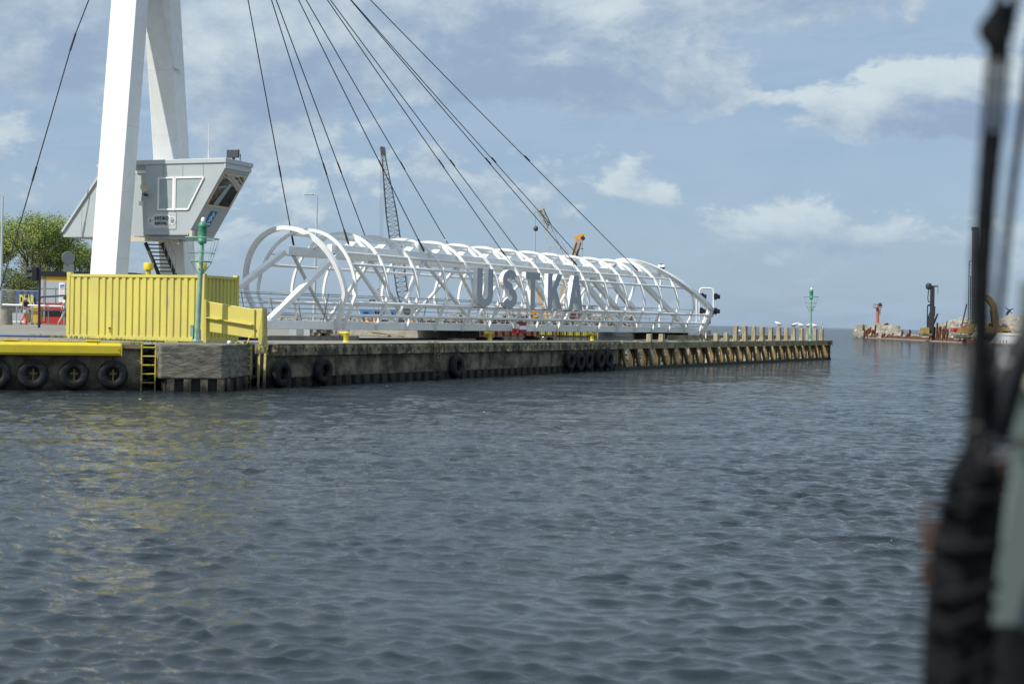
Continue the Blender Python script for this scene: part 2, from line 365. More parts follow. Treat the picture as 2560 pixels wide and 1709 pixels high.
def text_mesh(txt, size, depth, origin, ex, ez, offset=0., sx=1.):
    """flat lettering as a mesh: origin = lower left, ex = reading direction, ez = up"""
    cu = bpy.data.curves.new('t', 'FONT'); cu.body = txt; cu.size = size; cu.extrude = depth / 2; cu.offset = offset; cu.resolution_u = 3
    ob = bpy.data.objects.new('t', cu); C.objects.link(ob)
    me = bpy.data.meshes.new_from_object(ob.evaluated_get(bpy.context.evaluated_depsgraph_get()))
    ex = Vector(ex).normalized(); ez = Vector(ez).normalized(); n = ex.cross(ez)
    mb = MB(); mb.add([Vector(origin) + ex * v.co.x * sx + ez * v.co.y + n * v.co.z for v in me.vertices], [tuple(p.vertices) for p in me.polygons])
    bpy.data.objects.remove(ob); bpy.data.curves.remove(cu); bpy.data.meshes.remove(me)
    return mb
def outline_mesh(loops, depth, fn):
    """filled 2D outline (with holes) given depth, mapped by fn(x, y, d)"""
    cu = bpy.data.curves.new('t', 'CURVE'); cu.dimensions = '2D'; cu.fill_mode = 'BOTH'; cu.extrude = .5
    for lp in loops:
        sp = cu.splines.new('POLY'); sp.points.add(len(lp) - 1); sp.use_cyclic_u = True
        for i, (x, y) in enumerate(lp): sp.points[i].co = (x, y, 0, 1)
    ob = bpy.data.objects.new('t', cu); C.objects.link(ob)
    me = bpy.data.meshes.new_from_object(ob.evaluated_get(bpy.context.evaluated_depsgraph_get()))
    mb = MB(); mb.add([fn(v.co.x, v.co.y, v.co.z * depth) for v in me.vertices], [tuple(p.vertices) for p in me.polygons])
    bpy.data.objects.remove(ob); bpy.data.curves.remove(cu); bpy.data.meshes.remove(me)
    return mb
ORD = ['first', 'second', 'third', 'fourth', 'fifth', 'sixth', 'seventh', 'eighth', 'ninth', 'tenth', 'eleventh', 'twelfth', 'thirteenth', 'fourteenth',
       'fifteenth', 'sixteenth', 'seventeenth', 'eighteenth', 'nineteenth', 'twentieth', 'twenty-first', 'twenty-second', 'twenty-third']

# ------------------------------------------------------------------ water
def build_water():
    rs = [7.5]
    while rs[-1] < 420: rs.append(rs[-1] + max(.028, .0033 * rs[-1]))
    rs += [520, 700, 1000, 2000, 4000, 9000, 20000, 45000]
    rs = np.array(rs); NC = 600; th = np.linspace(-.46, .46, NC)
    R, T = np.meshgrid(rs, th, indexing='ij'); X = R * np.sin(T); Y = R * np.cos(T)
    sp = np.maximum(np.maximum(.028, .0033 * R), R * .92 / NC)
    Z = np.zeros_like(X); DX = np.zeros_like(X); DY = np.zeros_like(X)
    rg = np.random.RandomState(5)
    G = np.zeros_like(X)      # gusts: patches of rougher and calmer chop
    for i in range(16):
        a = rg.uniform(0, 2 * pi); k = 2 * pi / rg.uniform(2, 25); G += np.sin((X * cos(a) + Y * sin(a)) * k + rg.uniform(0, 6.3))
    G = np.clip(1 + .10 * G, .60, 1.4)
    for i in range(230):
        lam = .10 * (1.6 / .10) ** rg.uniform(0, 1); a = 1.35 + rg.normal(0, .66); k = 2 * pi / lam
        wt = math.exp(-(math.log(lam / .31) / .62) ** 2) + .24
        amp = .0041 * lam * rg.uniform(.5, 1.5) * wt
        w = np.clip((lam / sp - 2.0) / 2.5, 0, 1); w = w * w * (3 - 2 * w)
        ph = (X * cos(a) + Y * sin(a)) * k + rg.uniform(0, 6.28)
        ph = ph + .7 * np.sin((X * sin(a) - Y * cos(a)) * k * .31 + rg.uniform(0, 6.28))
        w = w * G
        Z += amp * w * np.cos(ph); DX += -amp * w * np.sin(ph) * cos(a) * .9; DY += -amp * w * np.sin(ph) * sin(a) * .9
    X = X + DX; Y = Y + DY
    co = np.stack([X, Y, Z], -1).reshape(-1, 3)
    nr, nc = R.shape; idx = np.arange(nr * nc).reshape(nr, nc)
    q = np.stack([idx[:-1, :-1], idx[:-1, 1:], idx[1:, 1:], idx[1:, :-1]], -1).reshape(-1, 4)
    # the rest of the sea, a little lower, all round
    n0 = len(co); co = np.vstack([co, [(-45000, -45000, -.3), (45000, -45000, -.3), (45000, 45000, -.3), (-45000, 45000, -.3)]])
    q = np.vstack([q, [(n0, n0 + 1, n0 + 2, n0 + 3)]])
    me = bpy.data.meshes.new('water'); me.vertices.add(len(co)); me.vertices.foreach_set('co', co.ravel())
    me.loops.add(q.size); me.loops.foreach_set('vertex_index', q.ravel()); me.polygons.add(len(q))
    me.polygons.foreach_set('loop_start', np.arange(0, q.size, 4)); me.polygons.foreach_set('loop_total', np.full(len(q), 4))
    me.polygons.foreach_set('use_smooth', np.ones(len(q), bool)); me.update(); me.validate()
    m = bpy.data.materials.new('sea_water'); m.use_nodes = True; t = m.node_tree; b = t.nodes['Principled BSDF']
    b.inputs['Base Color'].default_value = (.008, .014, .017, 1); b.inputs['Roughness'].default_value = .07; b.inputs['IOR'].default_value = 1.45
    b.inputs['Specular IOR Level'].default_value = .5
    g = t.nodes.new('ShaderNodeNewGeometry')
    def ns(sc, stretch, det=5):
        mp = t.nodes.new('ShaderNodeMapping'); t.links.new(g.outputs['Position'], mp.inputs[0]); mp.inputs['Scale'].default_value = stretch
        mp.inputs['Rotation'].default_value = (0, 0, .2)
        n = t.nodes.new('ShaderNodeTexNoise'); n.inputs['Scale'].default_value = sc; n.inputs['Detail'].default_value = det; n.inputs['Roughness'].default_value = .6
        n.inputs['Distortion'].default_value = .4
        t.links.new(mp.outputs[0], n.inputs['Vector']); return n.outputs[0]
    b1 = t.nodes.new('ShaderNodeBump'); b1.inputs['Strength'].default_value = 1.0; b1.inputs['Distance'].default_value = .010; t.links.new(ns(7.5, (.6, 1, 1)), b1.inputs['Height'])
    b2 = t.nodes.new('ShaderNodeBump'); b2.inputs['Strength'].default_value = 1.0; t.links.new(ns(2.2, (.6, 1, 1), 5), b2.inputs['Height'])
    ln = t.nodes.new('ShaderNodeVectorMath'); ln.operation = 'LENGTH'; t.links.new(g.outputs['Position'], ln.inputs[0])
    dm = t.nodes.new('ShaderNodeMapRange'); t.links.new(ln.outputs['Value'], dm.inputs[0])
    for i_, q_ in enumerate((12, 260, .03, 2.6)): dm.inputs[i_ + 1].default_value = q_
    pt = t.nodes.new('ShaderNodeMapRange'); t.links.new(ns(.55, (.45, 1, 1), 6), pt.inputs[0])
    for i_, q_ in enumerate((.36, .66, .30, 1.7)): pt.inputs[i_ + 1].default_value = q_
    def mul(a_, k_):
        n_ = t.nodes.new('ShaderNodeMath'); n_.operation = 'MULTIPLY'; t.links.new(a_, n_.inputs[0])
        if isinstance(k_, float): n_.inputs[1].default_value = k_
        else: t.links.new(k_, n_.inputs[1])
        return n_.outputs[0]
    t.links.new(mul(dm.outputs[0], pt.outputs[0]), b2.inputs['Distance']); t.links.new(mul(pt.outputs[0], .009), b1.inputs['Distance'])
    t.links.new(b2.outputs[0], b1.inputs['Normal']); t.links.new(b1.outputs[0], b.inputs['Normal'])
    me.materials.append(m)
    o = bpy.data.objects.new('water', me); C.objects.link(o); o['kind'] = 'structure'
build_water()

# ------------------------------------------------------------------ ground
QD = Vector((.469, .883, 0)); QN = Vector((.883, -.469, 0))     # along the quay / out over the water
Q0 = Vector((-9.1, 51.4, 0))
def Q(t, out=0., z=0.): return Q0 + QD * t + QN * out + Vector((0, 0, z))
def qt(u):
    q = (u - CX) / F; return (51.4 * q + 9.1) / (.469 - .883 * q)
LD = Vector((.940, .341, 0)); LN = Vector((.341, -.940, 0)); L0 = Vector((-16.9, 46.9, 0))
def L(t, out=0., z=0.): return L0 + LD * t + LN * out + Vector((0, 0, z))
def gz(x, y): return 1.55 + .0135 * min(max(y - 47, 0), 27) * min(max((-12.5 - x) / 5, 0), 1)
def G(x, y, dz=0.): return Vector((x, y, gz(x, y) + dz))

fr = [L(-60), L(-45), L(-30), L(-18), L(-9), L(0), L(4.5, -.3), Vector((-10.9, 50.6, 0)), Vector((-9.9, 52.6, 0)), Q(2.2, -.9), Q(5, -.9), Q(9, -.9), Q(13.5, -.9)]
bk = [Vector((x, 330 - max(0, 0 * x), 0)) for x in (-330, -270, -220, -180, -150, -125, -105, -90, -78, -66, -56, -48)] + [Vector((-40, 330, 0))]
mb = MB(); rows = [0, .004, .01, .016, .022, .03, .04, .055, .07, .09, .11, .15, .3, 1.0]
wall_end = Vector((-3.2, 77.5, 0))
for s_ in rows:
    for i, (a, b) in enumerate(zip(fr, bk)):
        p = a.lerp(b, s_)
        if i == len(fr) - 1:   # the land's right-hand side: out to the end of the low wall, then back
            p = a.lerp(wall_end, min(s_ / .09, 1)) if s_ < .09 else wall_end.lerp(b, (s_ - .09) / .91)
        mb.v.append(G(p.x, p.y))
n = len(fr)
for r in range(len(rows) - 1):
    for i in range(n - 1): mb.f.append((r * n + i, r * n + i + 1, (r + 1) * n + i + 1, (r + 1) * n + i))
struct('pavement', mb, 'pave')
# earth side towards the inner basin
mb = MB(); a = Q(13.5, -.9); 
for p, q in ((a, wall_end), (wall_end, Vector((-40, 330, 0)))):
    mb.quad(Vector((p.x, p.y, -1)), Vector((q.x, q.y, -1)), Vector((q.x, q.y, 1.53)), Vector((p.x, p.y, 1.53)))
struct('basin_bank', mb, 'conc')

# pier walkway
mb = MB(); 
mb.hexa([Q(13.4, -5.6, -1), Q(13.4, -.85, -1), Q(33.5, -.85, -1), Q(33.5, -5.6, -1), Q(13.4, -5.6, 1.545), Q(13.4, -.85, 1.545), Q(33.5, -.85, 1.545), Q(33.5, -5.6, 1.545)])
struct('pier_walkway', mb, 'walk')
mb = MB(); mb.box(Q(39.5, -3.2, 1.42), (12, 1.6, .22), QD)
struct('pier_deck', mb, 'walk')

# ------------------------------------------------------------------ left quay wall
t = Thing('quay_wall', 'dark stained concrete quay wall behind the row of large tyres at left', 'wall', L(0))
mb = MB(); mb.hexa([L(-60, -1.2, -1), L(-60, -.05, -1), L(4.62, -.05, -1), L(4.62, -1.2, -1), L(-60, -1.2, 1.40), L(-60, -.05, 1.40), L(4.62, -.05, 1.40), L(4.62, -1.2, 1.40)])
t.part('wall_face', mb, 'conc')
mb = MB(); mb.hexa([L(-60, -1.0, 1.40), L(-60, .06, 1.40), L(4.62, .06, 1.40), L(4.62, -1.0, 1.40), L(-60, -1.0, 1.57), L(-60, .06, 1.57), L(4.62, .06, 1.57), L(4.62, -1.0, 1.57)])
t.part('coping', mb, 'copetop', bevel=.02)
mb = MB(); mb.bar(L(-60, -.75, 1.60), L(3.2, -.75, 1.60), .06, .05)
t.part('rail_strip', mb, 'brown')
t = Thing('fender_beam', 'long bright yellow steel fender beam along the quay edge above the tyres', 'fender beam', L(-10, .2, 1.15))
xe = 3.85
mb = MB(); pr = [(-.02, 1.15), (.36, 1.17), (.40, 1.25), (.40, 1.50), (.34, 1.58), (-.02, 1.60)]
mb.sweep([[L(-60, o_, z_) for o_, z_ in pr], [L(xe, o_, z_) for o_, z_ in pr]]); t.part('beam', mb, 'yel', bevel=.015)
mb = MB(); mb.hexa([L(-60, -.5, 1.585), L(-60, .05, 1.612), L(xe + .75, .05, 1.612), L(xe + .75, -.5, 1.585), L(-60, -.5, 1.60), L(-60, .05, 1.64), L(xe + .75, .05, 1.64), L(xe + .75, -.5, 1.60)]); t.part('top_plate', mb, 'yel')
mb = MB()
for k in range(-12, 3): mb.box(L(k * 2.6 + .35, .0, 1.66), (.42, .22, .05), LD)
t.part('lug', mb, 'yel')
mb = MB(); mb.box(L(xe + .02, .2, 1.38), (.03, .44, .42), LD); t.part('end_plate', mb, 'yel')

# tyres --------------------------------------------------------------
def tyre_proto(label, group):
    t = Thing('tyre_fender', label, 'tyre', (0, 0, 0), 0, group)
    R0 = .49; prof = []
    for k in range(20):
        a = 2 * pi * k / 20; rr = .345 + .145 * (abs(cos(a)) ** .75) * (1 if cos(a) > 0 else -1) * .98; yy = .15 * (abs(sin(a)) ** .6) * (1 if sin(a) > 0 else -1)
        prof.append((rr, yy))
    n = 44; frs = []
    for j in range(n):
        a = 2 * pi * j / n; kk = 1 + (.018 if j % 2 else 0)
        frs.append([Vector((cos(a) * (r * (kk if r > .44 else 1)), y, sin(a) * (r * (kk if r > .44 else 1)))) for r, y in prof])
    mb = MB(); mb.sweep(frs, closed=True); t.part('tyre', mb, 'rubber', local=True, smooth=50)
    mb = MB()
    for k in range(5):
        z0 = .46 + k * .1; mb.tube([(0 + .022 * cos(a) * (1 if k % 2 else .2), -.02 + .022 * cos(a) * (.2 if k % 2 else 1), z0 + .06 * sin(a)) for a in [i * pi / 4 for i in range(8)]], .011, 5, closed=True)
    t.part('chain', mb, 'iron', local=True)
    mb = MB(); mb.box((0, -.02, -.02), (.05, .05, .42)); mb.box((0, -.021, .03), (.24, .045, .05)); br = t.part('bracket', mb, 'oldyel', local=True)
    return t.o
TG = 'tyre fenders hung along the quay walls'
lrz = atan2(LD.y, LD.x)
tp = tyre_proto('big tyre fender under the yellow beam, cut by the left edge of the photo', TG)
lt = [-1.12, .0, 1.32, 2.60]
for k, (tt, la) in enumerate(zip([-1.02, .95, 2.25, 3.5], ['', 'big tyre fender under the yellow beam below the walking boy', 'big tyre fender under the yellow beam, middle of the three whole ones', 'big tyre fender beside the bright yellow ladder'])):
    u = [-10, 84, 186, 283][k]
    p = None; q = (u - CX) / F
    tt = (46.9 * q + 16.9) / (.940 - .341 * q)
    pos = L(tt, .14, .53)
    if k == 0: tp.location = pos; tp.rotation_euler = (0, 0, lrz)
    else: dup(tp, pos, lrz, la)
qrz = atan2(QD.y, QD.x)
for k, (u, la, z) in enumerate([(695, 'tyre fender on the long quay wall just right of the yellow post', .50), (800, 'lone tyre fender on the long quay wall below the yellow bollard', .55),
                  (1135, 'lone tyre fender right of the ladder in mid quay wall', .55), (1418, 'leftmost tyre of the cluster of five on the quay wall', .62),
                  (1442, 'second tyre from the left in the cluster of five, with a white scuff', .55), (1463, 'third tyre from the left in the cluster of five', .60),
                  (1493, 'fourth tyre from the left in the cluster of five', .62), (1514, 'rightmost tyre of the cluster of five on the quay wall', .62)]):
    o = dup(tp, Q(qt(u), .17, z), qrz, la)
    for c_ in list(o.children):
        if c_.name.startswith('bracket'): bpy.data.objects.remove(c_)
    if k < 3: o.scale = (1.04,) * 3

# concrete corner block ------------------------------------------------
B0 = Vector((-11.86, 48.0, 0)); B1 = Vector((-9.88, 48.6, 0)); B2 = Vector((-9.42, 51.85, 0)); B3 = Vector((-11.9, 52.4, 0)); B4 = Vector((-12.25, 49.0, 0))
t = Thing('corner_block', 'massive rough concrete block jutting from the quay corner under the green mast', 'concrete block', (B0 + B2) / 2)
mb = MB(); mb.prism([p + Vector((0, 0, .42)) for p in (B0, B1, B2, B3, B4)], (0, 0, 1.18)); t.part('block', mb, 'block', bevel=.05)
mb = MB(); ce = (B0 + B2) / 2
mb.prism([ce.lerp(p, .90) + Vector((0, 0, -1)) for p in (B0, B1, B2, B3, B4)], (0, 0, 1.43)); t.part('recess', mb, 'pile')
for k in range(4):
    p = B0.lerp(B1, .12 + k * .27) + (ce - B0).normalized() * .12; mb = MB(); mb.box(p + Vector((0, .05, .1)), (.24, .24, .62), B1 - B0); t.part('pile', mb, 'conc')
for k in range(3):
    p = B1.lerp(B2, .2 + k * .3); mb = MB(); mb.box(p + Vector((-.1, .0, .1)), (.26, .22, .62), B2 - B1); t.part('pile', mb, 'conc')
mb = MB(); mb.lathe([(.001, 0), (.06, .01), (.075, .06), (.05, .11), (.001, .12)], B1.lerp(B2, .45) + Vector((-.3, .1, 1.6)), n=10)
single('white_knob', mb, 'gull', 'small round white marker on top of the corner block', 'marker', smooth=60)

# ladders --------------------------------------------------------------
def ladder(name, pos, d, nrm, w, z0, z1, m, label, r=.028, hoop=0., step=.30):
    t = Thing(name, label, 'ladder', pos, 0, 'quay wall ladders')
    for s_ in (-1, 1):
        mb = MB(); a = pos + d * (w / 2 * s_)
        pts = [Vector((a.x, a.y, z0)), Vector((a.x, a.y, z1))]
        if hoop: pts += [Vector((a.x, a.y, z1 + hoop * .6)) - nrm * .02, Vector((a.x, a.y, z1 + hoop)) - nrm * .25, Vector((a.x, a.y, z1 + .05)) - nrm * .42]
        mb.tube(pts, r * 1.15, 8); t.part('rail', mb, m, smooth=50)
    z = z1 - .10
    while z > z0 + .05:
        mb = MB(); mb.tube([Vector((pos.x, pos.y, z)) - d * w / 2, Vector((pos.x, pos.y, z)) + d * w / 2], r, 6); t.part('rung', mb, m, smooth=50); z -= step
    return t
pl = PZ(371, 893, 1.2); q = (371 - CX) / F; tt = (46.9 * q + 16.9) / (.940 - .341 * q)
ladder('quay_ladder', L(tt, .16), LD, LN, .46, -.2, 1.56, 'yladb', 'bright yellow ladder between the tyres and the concrete corner block', .022)
mb = MB()
for s_ in (-1, 1): mb.box(L(tt + .23 * s_, .18, 1.30), (.09, .05, .10), LD)
PL = Vector((-9.18, 51.1, 0)) + QN * .05
ladder('quay_ladder', Vector((P(666 - 48, 900, 51.2).x, 51.2, 0)), Vector((.75, .66, 0)).normalized(), QN, .30, -.2, 1.52, 'ylad', 'pale worn ladder between the corner block and the yellow post', .02, hoop=.16)
ladder('quay_ladder', Q(qt(1088), .12), QD, QN, .46, -.2, 1.50, 'oldlad', 'rusty old ladder halfway along the long quay wall', .022, hoop=.14)

# long quay ------------------------------------------------------------
TE = 32.3
t = Thing('quay_wall', 'long mossy concrete quay wall beneath the white footbridge', 'wall', Q(10))
def along(pr, a, b): 
    mb = MB(); mb.sweep([[Q(a, o_, z_) for o_, z_ in pr], [Q(b, o_, z_) for o_, z_ in pr]]); return mb
# coping with peeling scalloped face
mb = MB(); segs = 110; front = []
for i in range(segs + 1):
    tt = .9 + (TE + 43.5 - .9) * 0 + (TE - .9) * i / segs
    front.append([Q(tt, .10 + .012 * random.random(), 1.15 + .025 * random.random()), Q(tt, .11, 1.48), Q(tt, .06 + .01 * random.random(), 1.565), Q(tt, -.95, 1.57), Q(tt, -.95, 1.15)])
mb.sweep(front); t.part('coping', mb, 'cope', bevel=.01)
t.part('coping_edge', along([(-.02, 1.572), (.085, 1.568), (.085, 1.60), (-.02, 1.605)], .9, TE), 'copetop')
mb = MB()
k = 1.4
while k < TE - .4:
    mb.lathe([(.0, 0), (.05, 0), (.05, .018), (.0, .018)], Q(k, .105, 1.36), QN, 8); k += .62
t.part('bolt_hole', mb, 'black')
t.part('wall_face', along([(-.06, .34), (-.06, 1.16), (-.9, 1.16), (-.9, .34)], .9, TE), 'conc')
mb = MB(); tt = .9; i = 0; fr_ = []
while tt < TE:
    o_ = -.02 if i % 2 == 0 else -.24
    fr_.append([Q(tt, o_, -1), Q(tt, o_, .36), Q(tt, -.6, .36), Q(tt, -.6, -1)]); tt += .36 if i % 2 == 0 else .10
    fr_.append([Q(tt, o_, -1), Q(tt, o_, .36), Q(tt, -.6, .36), Q(tt, -.6, -1)]); tt += .10; i += 1
mb.sweep(fr_); t.part('sheet_piling', mb, 'pile')

# yellow post and barrier plate ------------------------------------------
t = Thing('barrier', 'pale yellow steel barrier plate sloping from the container to the tall edge post', 'barrier', (-10.5, 51.9, 1.6))
def slab(pts, d): 
    mb = MB(); mb.prism(pts, d); return mb
ya, yb = 51.45, 50.9
bk_ = Vector((.05, .14, 0))
t.part('plate', slab([P(511, 752, ya), P(636, 773, yb), P(636, 846, yb), P(511, 827, ya)], bk_), 'pyel', bevel=.015)
mb = MB(); mb.prism([P(513, 791, ya) + Vector((-.02, -.12, 0)), P(632, 810.5, yb) + Vector((-.02, -.12, 0)), P(632, 813.5, yb) + Vector((-.02, -.12, 0)), P(513, 794, ya) + Vector((-.02, -.12, 0))], (.03, .13, 0)); t.part('stiffener', mb, 'pyel')
mb = MB(); mb.prism([P(634, 771, 51.0), P(656, 772, 50.9), P(656, 840, 50.9), P(653, 864, 50.9), P(648, 864, 50.9), P(645, 845, 50.9), P(634, 842, 51.0)], (.04, .12, 0)); t.part('post_plate', mb, 'pyel', bevel=.012)
mb = MB(); mb.prism([P(655, 770, 50.95), P(668, 771, 51.35), P(668.5, 868, 51.35), P(660, 868, 51.1), P(655, 840, 50.95)], (-.05, .1, 0)); t.part('post_flange', mb, 'ylad', label='rust-streaked flange of the post')
mb = MB(); mb.prism([P(509, 748, 51.3), P(515, 748, 51.3), P(515, 862, 51.3), P(509, 862, 51.3)], (.05, .2, 0)); t.part('end_post', mb, 'pyel')
mb = MB(); mb.bar(P(649, 862, 51.0), P(645, 972, 51.0), .09, .07); mb.bar(P(664, 862, 51.3), P(660, 972, 51.2), .08, .06); t.part('guide', mb, 'ylad')
mb = MB(); mb.tube([P(618, 858, 50.7), P(624, 842, 50.7), P(632, 839, 50.7), P(640, 846, 50.75)], .02, 6); t.part('handle', mb, 'pyel', smooth=60)

# bollards ---------------------------------------------------------------
def bollard(u, v, label, first=None):
    p = PZ(u, v, 1.55)
    if first: return dup(first, p, 0, label)
    t = Thing('bollard', label, 'bollard', p, 0, 'yellow mooring bollards')
    mb = MB(); mb.lathe([(.17, 0), (.15, .02), (.115, .06), (.115, .30), (.16, .36), (.17, .40), (.14, .44), (.0, .45)], n=16); t.part('post', mb, 'yel', local=True, smooth=40)
    mb = MB(); mb.tube([(0, 0, .37), (-.18, -.03, .38), (-.30, -.05, .39)], [.09, .075, .05], 10); t.part('horn', mb, 'yel', local=True, smooth=50)
    return t.o
b0 = bollard(865, 855, 'yellow mooring bollard nearest the yellow barrier, at the slab end')
bollard(1224, 850.5, 'yellow mooring bollard below the letter U', b0)
bollard(1480, 851, 'yellow mooring bollard right of the cluster of five tyres', b0)

# slabs and clutter beside the quay ----------------------------------------
mb = MB(); a, b = PZ(668, 849.8, 1.55), PZ(893, 849.8, 1.55)
mb.prism([a, b, b + Vector((0, .9, 0)), a + Vector((0, .9, 0))], (0, 0, .19)); single('kerb_slab', mb, 'conc_l', 'long low concrete slab lying along the quay behind the first bollard', 'concrete slab', bevel=.02)
mb = MB(); mb.tube([PZ(893, 847.5, 1.55), PZ(1000, 848.2, 1.56), PZ(1062, 848.0, 1.56), PZ(1090, 847, 1.56)], .055, 8); single('hose', mb, 'black', 'black rubber hose lying on the quay right of the slab', 'hose', smooth=60)
mb = MB(); mb.tube([G(-30, 55.6, .03), G(-19.6, 53.3, .04), G(-18.6, 53.2, .04), G(-16.2, 54.9, .03)], .035, 8)
single('blue_hose', mb, 'bluerope', 'blue hose lying across the paving left of the yellow container', 'hose', smooth=60)
mb = MB(); a, b, c = PZ(838, 836.5, 1.55), PZ(1098, 847, 1.55), PZ(1120, 845.5, 1.55)
dv = Vector((.0, .0, .62)); n_ = (b - a).cross(Vector((0, 0, 1))).normalized() * -2.2
mb.prism([a, b, c, c + n_, a + n_], dv); single('basin_wall', mb, 'conc_l', 'low weathered concrete wall under the bridge where the basin begins', 'wall', bevel=.04)
mb = MB(); p = PZ(725, 838.5, 1.55); e = Vector((.93, -.35, 0)); 
t = Thing('cabinet', 'grey electrical cabinet with dark doors under the start of the bridge', 'cabinet', PZ(750, 838.5, 1.55))
mb = MB(); mb.box(PZ(749, 838.5, 1.55) + Vector((0, .3, .4)), (1.15, .6, .8)); t.part('housing', mb, 'cabin')
for u in (749, 767): mb = MB(); mb.box(PZ(u, 838.5, 1.55) + Vector((0, -.012, .4)), (.37, .03, .68)); t.part('door', mb, 'signb')
mb = MB(); rr = random.Random(3)
bp = PZ(808, 839.5, 1.55)
for i in range(70):
    x = rr.uniform(-1, 1); lev = rr.randint(0, int(3.2 * (1 - abs(x) ** 1.5))); mb.box(bp + Vector((x * .85, rr.uniform(-.2, .5), .09 + .17 * lev)), (.30, .22, .16), (cos(rr.uniform(-.5, .5)), sin(rr.uniform(-.5, .5)), rr.uniform(-.15, .15)))
single('block_heap', mb, 'conc_l', 'tumbled heap of loose grey paving blocks by the lamp post foot', 'block heap')
for i, (u0, v0, u1, v1) in enumerate([(933, 833, 1010, 840), (940, 836, 1012, 842), (928, 838, 990, 839.5)]):
    mb = MB(); mb.bar(PZ(u0, v0 + 4, 1.6) + Vector((0, 0, .12 + .06 * i)), PZ(u1, v1, 1.58) + Vector((0, -.2 * i, .04)), .16, .05)
    single('timber_board', mb, 'sand', ['topmost long board leaning on the low basin wall', 'middle board on the boards heap by the basin wall', 'shortest board at the bottom of the boards heap by the basin wall'][i], 'board', group='boards by the basin wall')
mb = MB(); p = PZ(918, 838, 1.55); mb.tube([p, p + Vector((0, 0, .9))], .05, 8); single('marker_post', mb, 'white', 'short white post standing before the low basin wall', 'post', smooth=50)
rr = random.Random(11)
for i, (u, s_, la) in enumerate([(1205, .34, 'black boulder on the pier edge left of the middle bollard'), (1246, .38, 'black boulder on the pier edge right of the middle bollard'), (1330, .42, 'largest black boulder on the pier back edge below the letter T'), (1375, .22, 'low dark boulder on the pier edge below the letter K')]):
    p = PZ(u, 850, 1.5); mb = MB(); mb.rock(p + Vector((0, .3, .06)), s_ * .8, (1.5, 1, .7), rr); single('boulder', mb, 'stone_d', la, 'boulder', group='dark boulders on the pier edge', smooth=70)
mb = MB()
for i in range(900):
    x, y = random.choice([(rr.uniform(-18.5, -11.2), None), (rr.uniform(-26, -12), rr.uniform(47.5, 50))])
    if y is None: y = 54.2 + (-17 - x) * .36 - .25 + rr.uniform(-.35, .1)
    elif rr.random() < .55: continue
    h = rr.uniform(.04, .14); a = rr.uniform(0, 3.14); p = G(x, y)
    mb.add([p + Vector((cos(a) * .02, sin(a) * .02, 0)), p - Vector((cos(a) * .02, sin(a) * .02, 0)), p + Vector((rr.uniform(-.05, .05), rr.uniform(-.05, .05), h))], [(0, 1, 2)])
single('grass', mb, 'grass', 'weeds and grass tufts growing between the pavers by the container', 'grass', kind='stuff')

# ------------------------------------------------------------------ container
CA = radians(-20); CE = Vector((cos(CA), sin(CA), 0)); CG = Vector((-sin(CA), cos(CA), 0))     # along the front / into the depth
CR = Vector((-11.30, 52.1, 0)); Cw, Cd, Ch = 6.06, 2.44, 2.44; CL = CR - CE * Cw; cz = 1.62
def K_(s_, g, z): return CL + CE * s_ + CG * g + Vector((0, 0, cz + z))
t = Thing('shipping_container', 'faded yellow shipping container standing on the quay before the white pylon', 'container', CL + Vector((Cw / 2 * CE.x, Cw / 2 * CE.y, cz)))
def corr(a, b, nrm, z0, z1, w_out=.155, w_in=.085, sl=.03, dep=.055, skip=None):
    L_ = (b - a).length; d = (b - a).normalized(); prof = []; x = 0; 
    prof.append((0, 0))
    while x < L_ - .12:
        if skip and skip[0] < x < skip[1]:
            x = skip[1]; prof.append((x, 0)); continue
        prof += [(x, 0), (min(x + w_out, L_), 0), (min(x + w_out + sl, L_), -dep), (min(x + w_out + sl + w_in, L_), -dep), (min(x + w_out + 2 * sl + w_in, L_), 0)]; x += w_out + 2 * sl + w_in
    prof.append((L_, 0)); mb = MB(); vs = []
    for x, o in prof: p = a + d * x + nrm * o; vs += [Vector((p.x, p.y, z0)), Vector((p.x, p.y, z1))]
    mb.add(vs, [(2 * i, 2 * i + 2, 2 * i + 3, 2 * i + 1) for i in range(len(prof) - 1)]); return mb
mb = corr(K_(.14, .03, 0), K_(Cw - .14, .03, 0), -CG, cz + .14, cz + Ch - .10, skip=(.62, 1.12)); t.part('front_wall', mb, 'cyel')
mb = corr(K_(Cw - .03, .12, 0), K_(Cw - .03, Cd - .12, 0), CE, cz + .14, cz + Ch - .10, .13, .08, .025); t.part('end_wall', mb, 'cyel')
mb = corr(K_(.03, Cd - .12, 0), K_(.03, .12, 0), -CE, cz + .14, cz + Ch - .10); t.part('end_wall', mb, 'cyel')
mb = corr(K_(Cw - .14, Cd - .03, 0), K_(.14, Cd - .03, 0), CG, cz + .14, cz + Ch - .10); t.part('back_wall', mb, 'cyel')
for s_ in (.07, Cw - .07):
    for g in (.07, Cd - .07):
        mb = MB(); mb.box(K_(s_, g, Ch / 2), (.14, .14, Ch), CE); t.part('corner_post', mb, 'cyel', bevel=.01)
for z, h in ((.07, .14), (Ch - .05, .10)):
    for a, b in (((.14, .06), (Cw - .14, .06)), ((.14, Cd - .06), (Cw - .14, Cd - .06)), ((.06, .14), (.06, Cd - .14)), ((Cw - .06, .14), (Cw - .06, Cd - .14))):
        mb = MB(); mb.bar(K_(a[0], a[1], z), K_(b[0], b[1], z), .10, h); t.part('rail', mb, 'cyel')
mb = MB(); mb.box(K_(Cw / 2, Cd / 2, Ch - .03), (Cw - .1, Cd - .1, .05), CE); t.part('roof', mb, 'cyel')
mb = MB()
for s_ in (.09, Cw - .09):
    for g in (.08, Cd - .08):
        for z in (.05, Ch + .005): mb.box(K_(s_, g, z), (.19, .17, .12), CE)
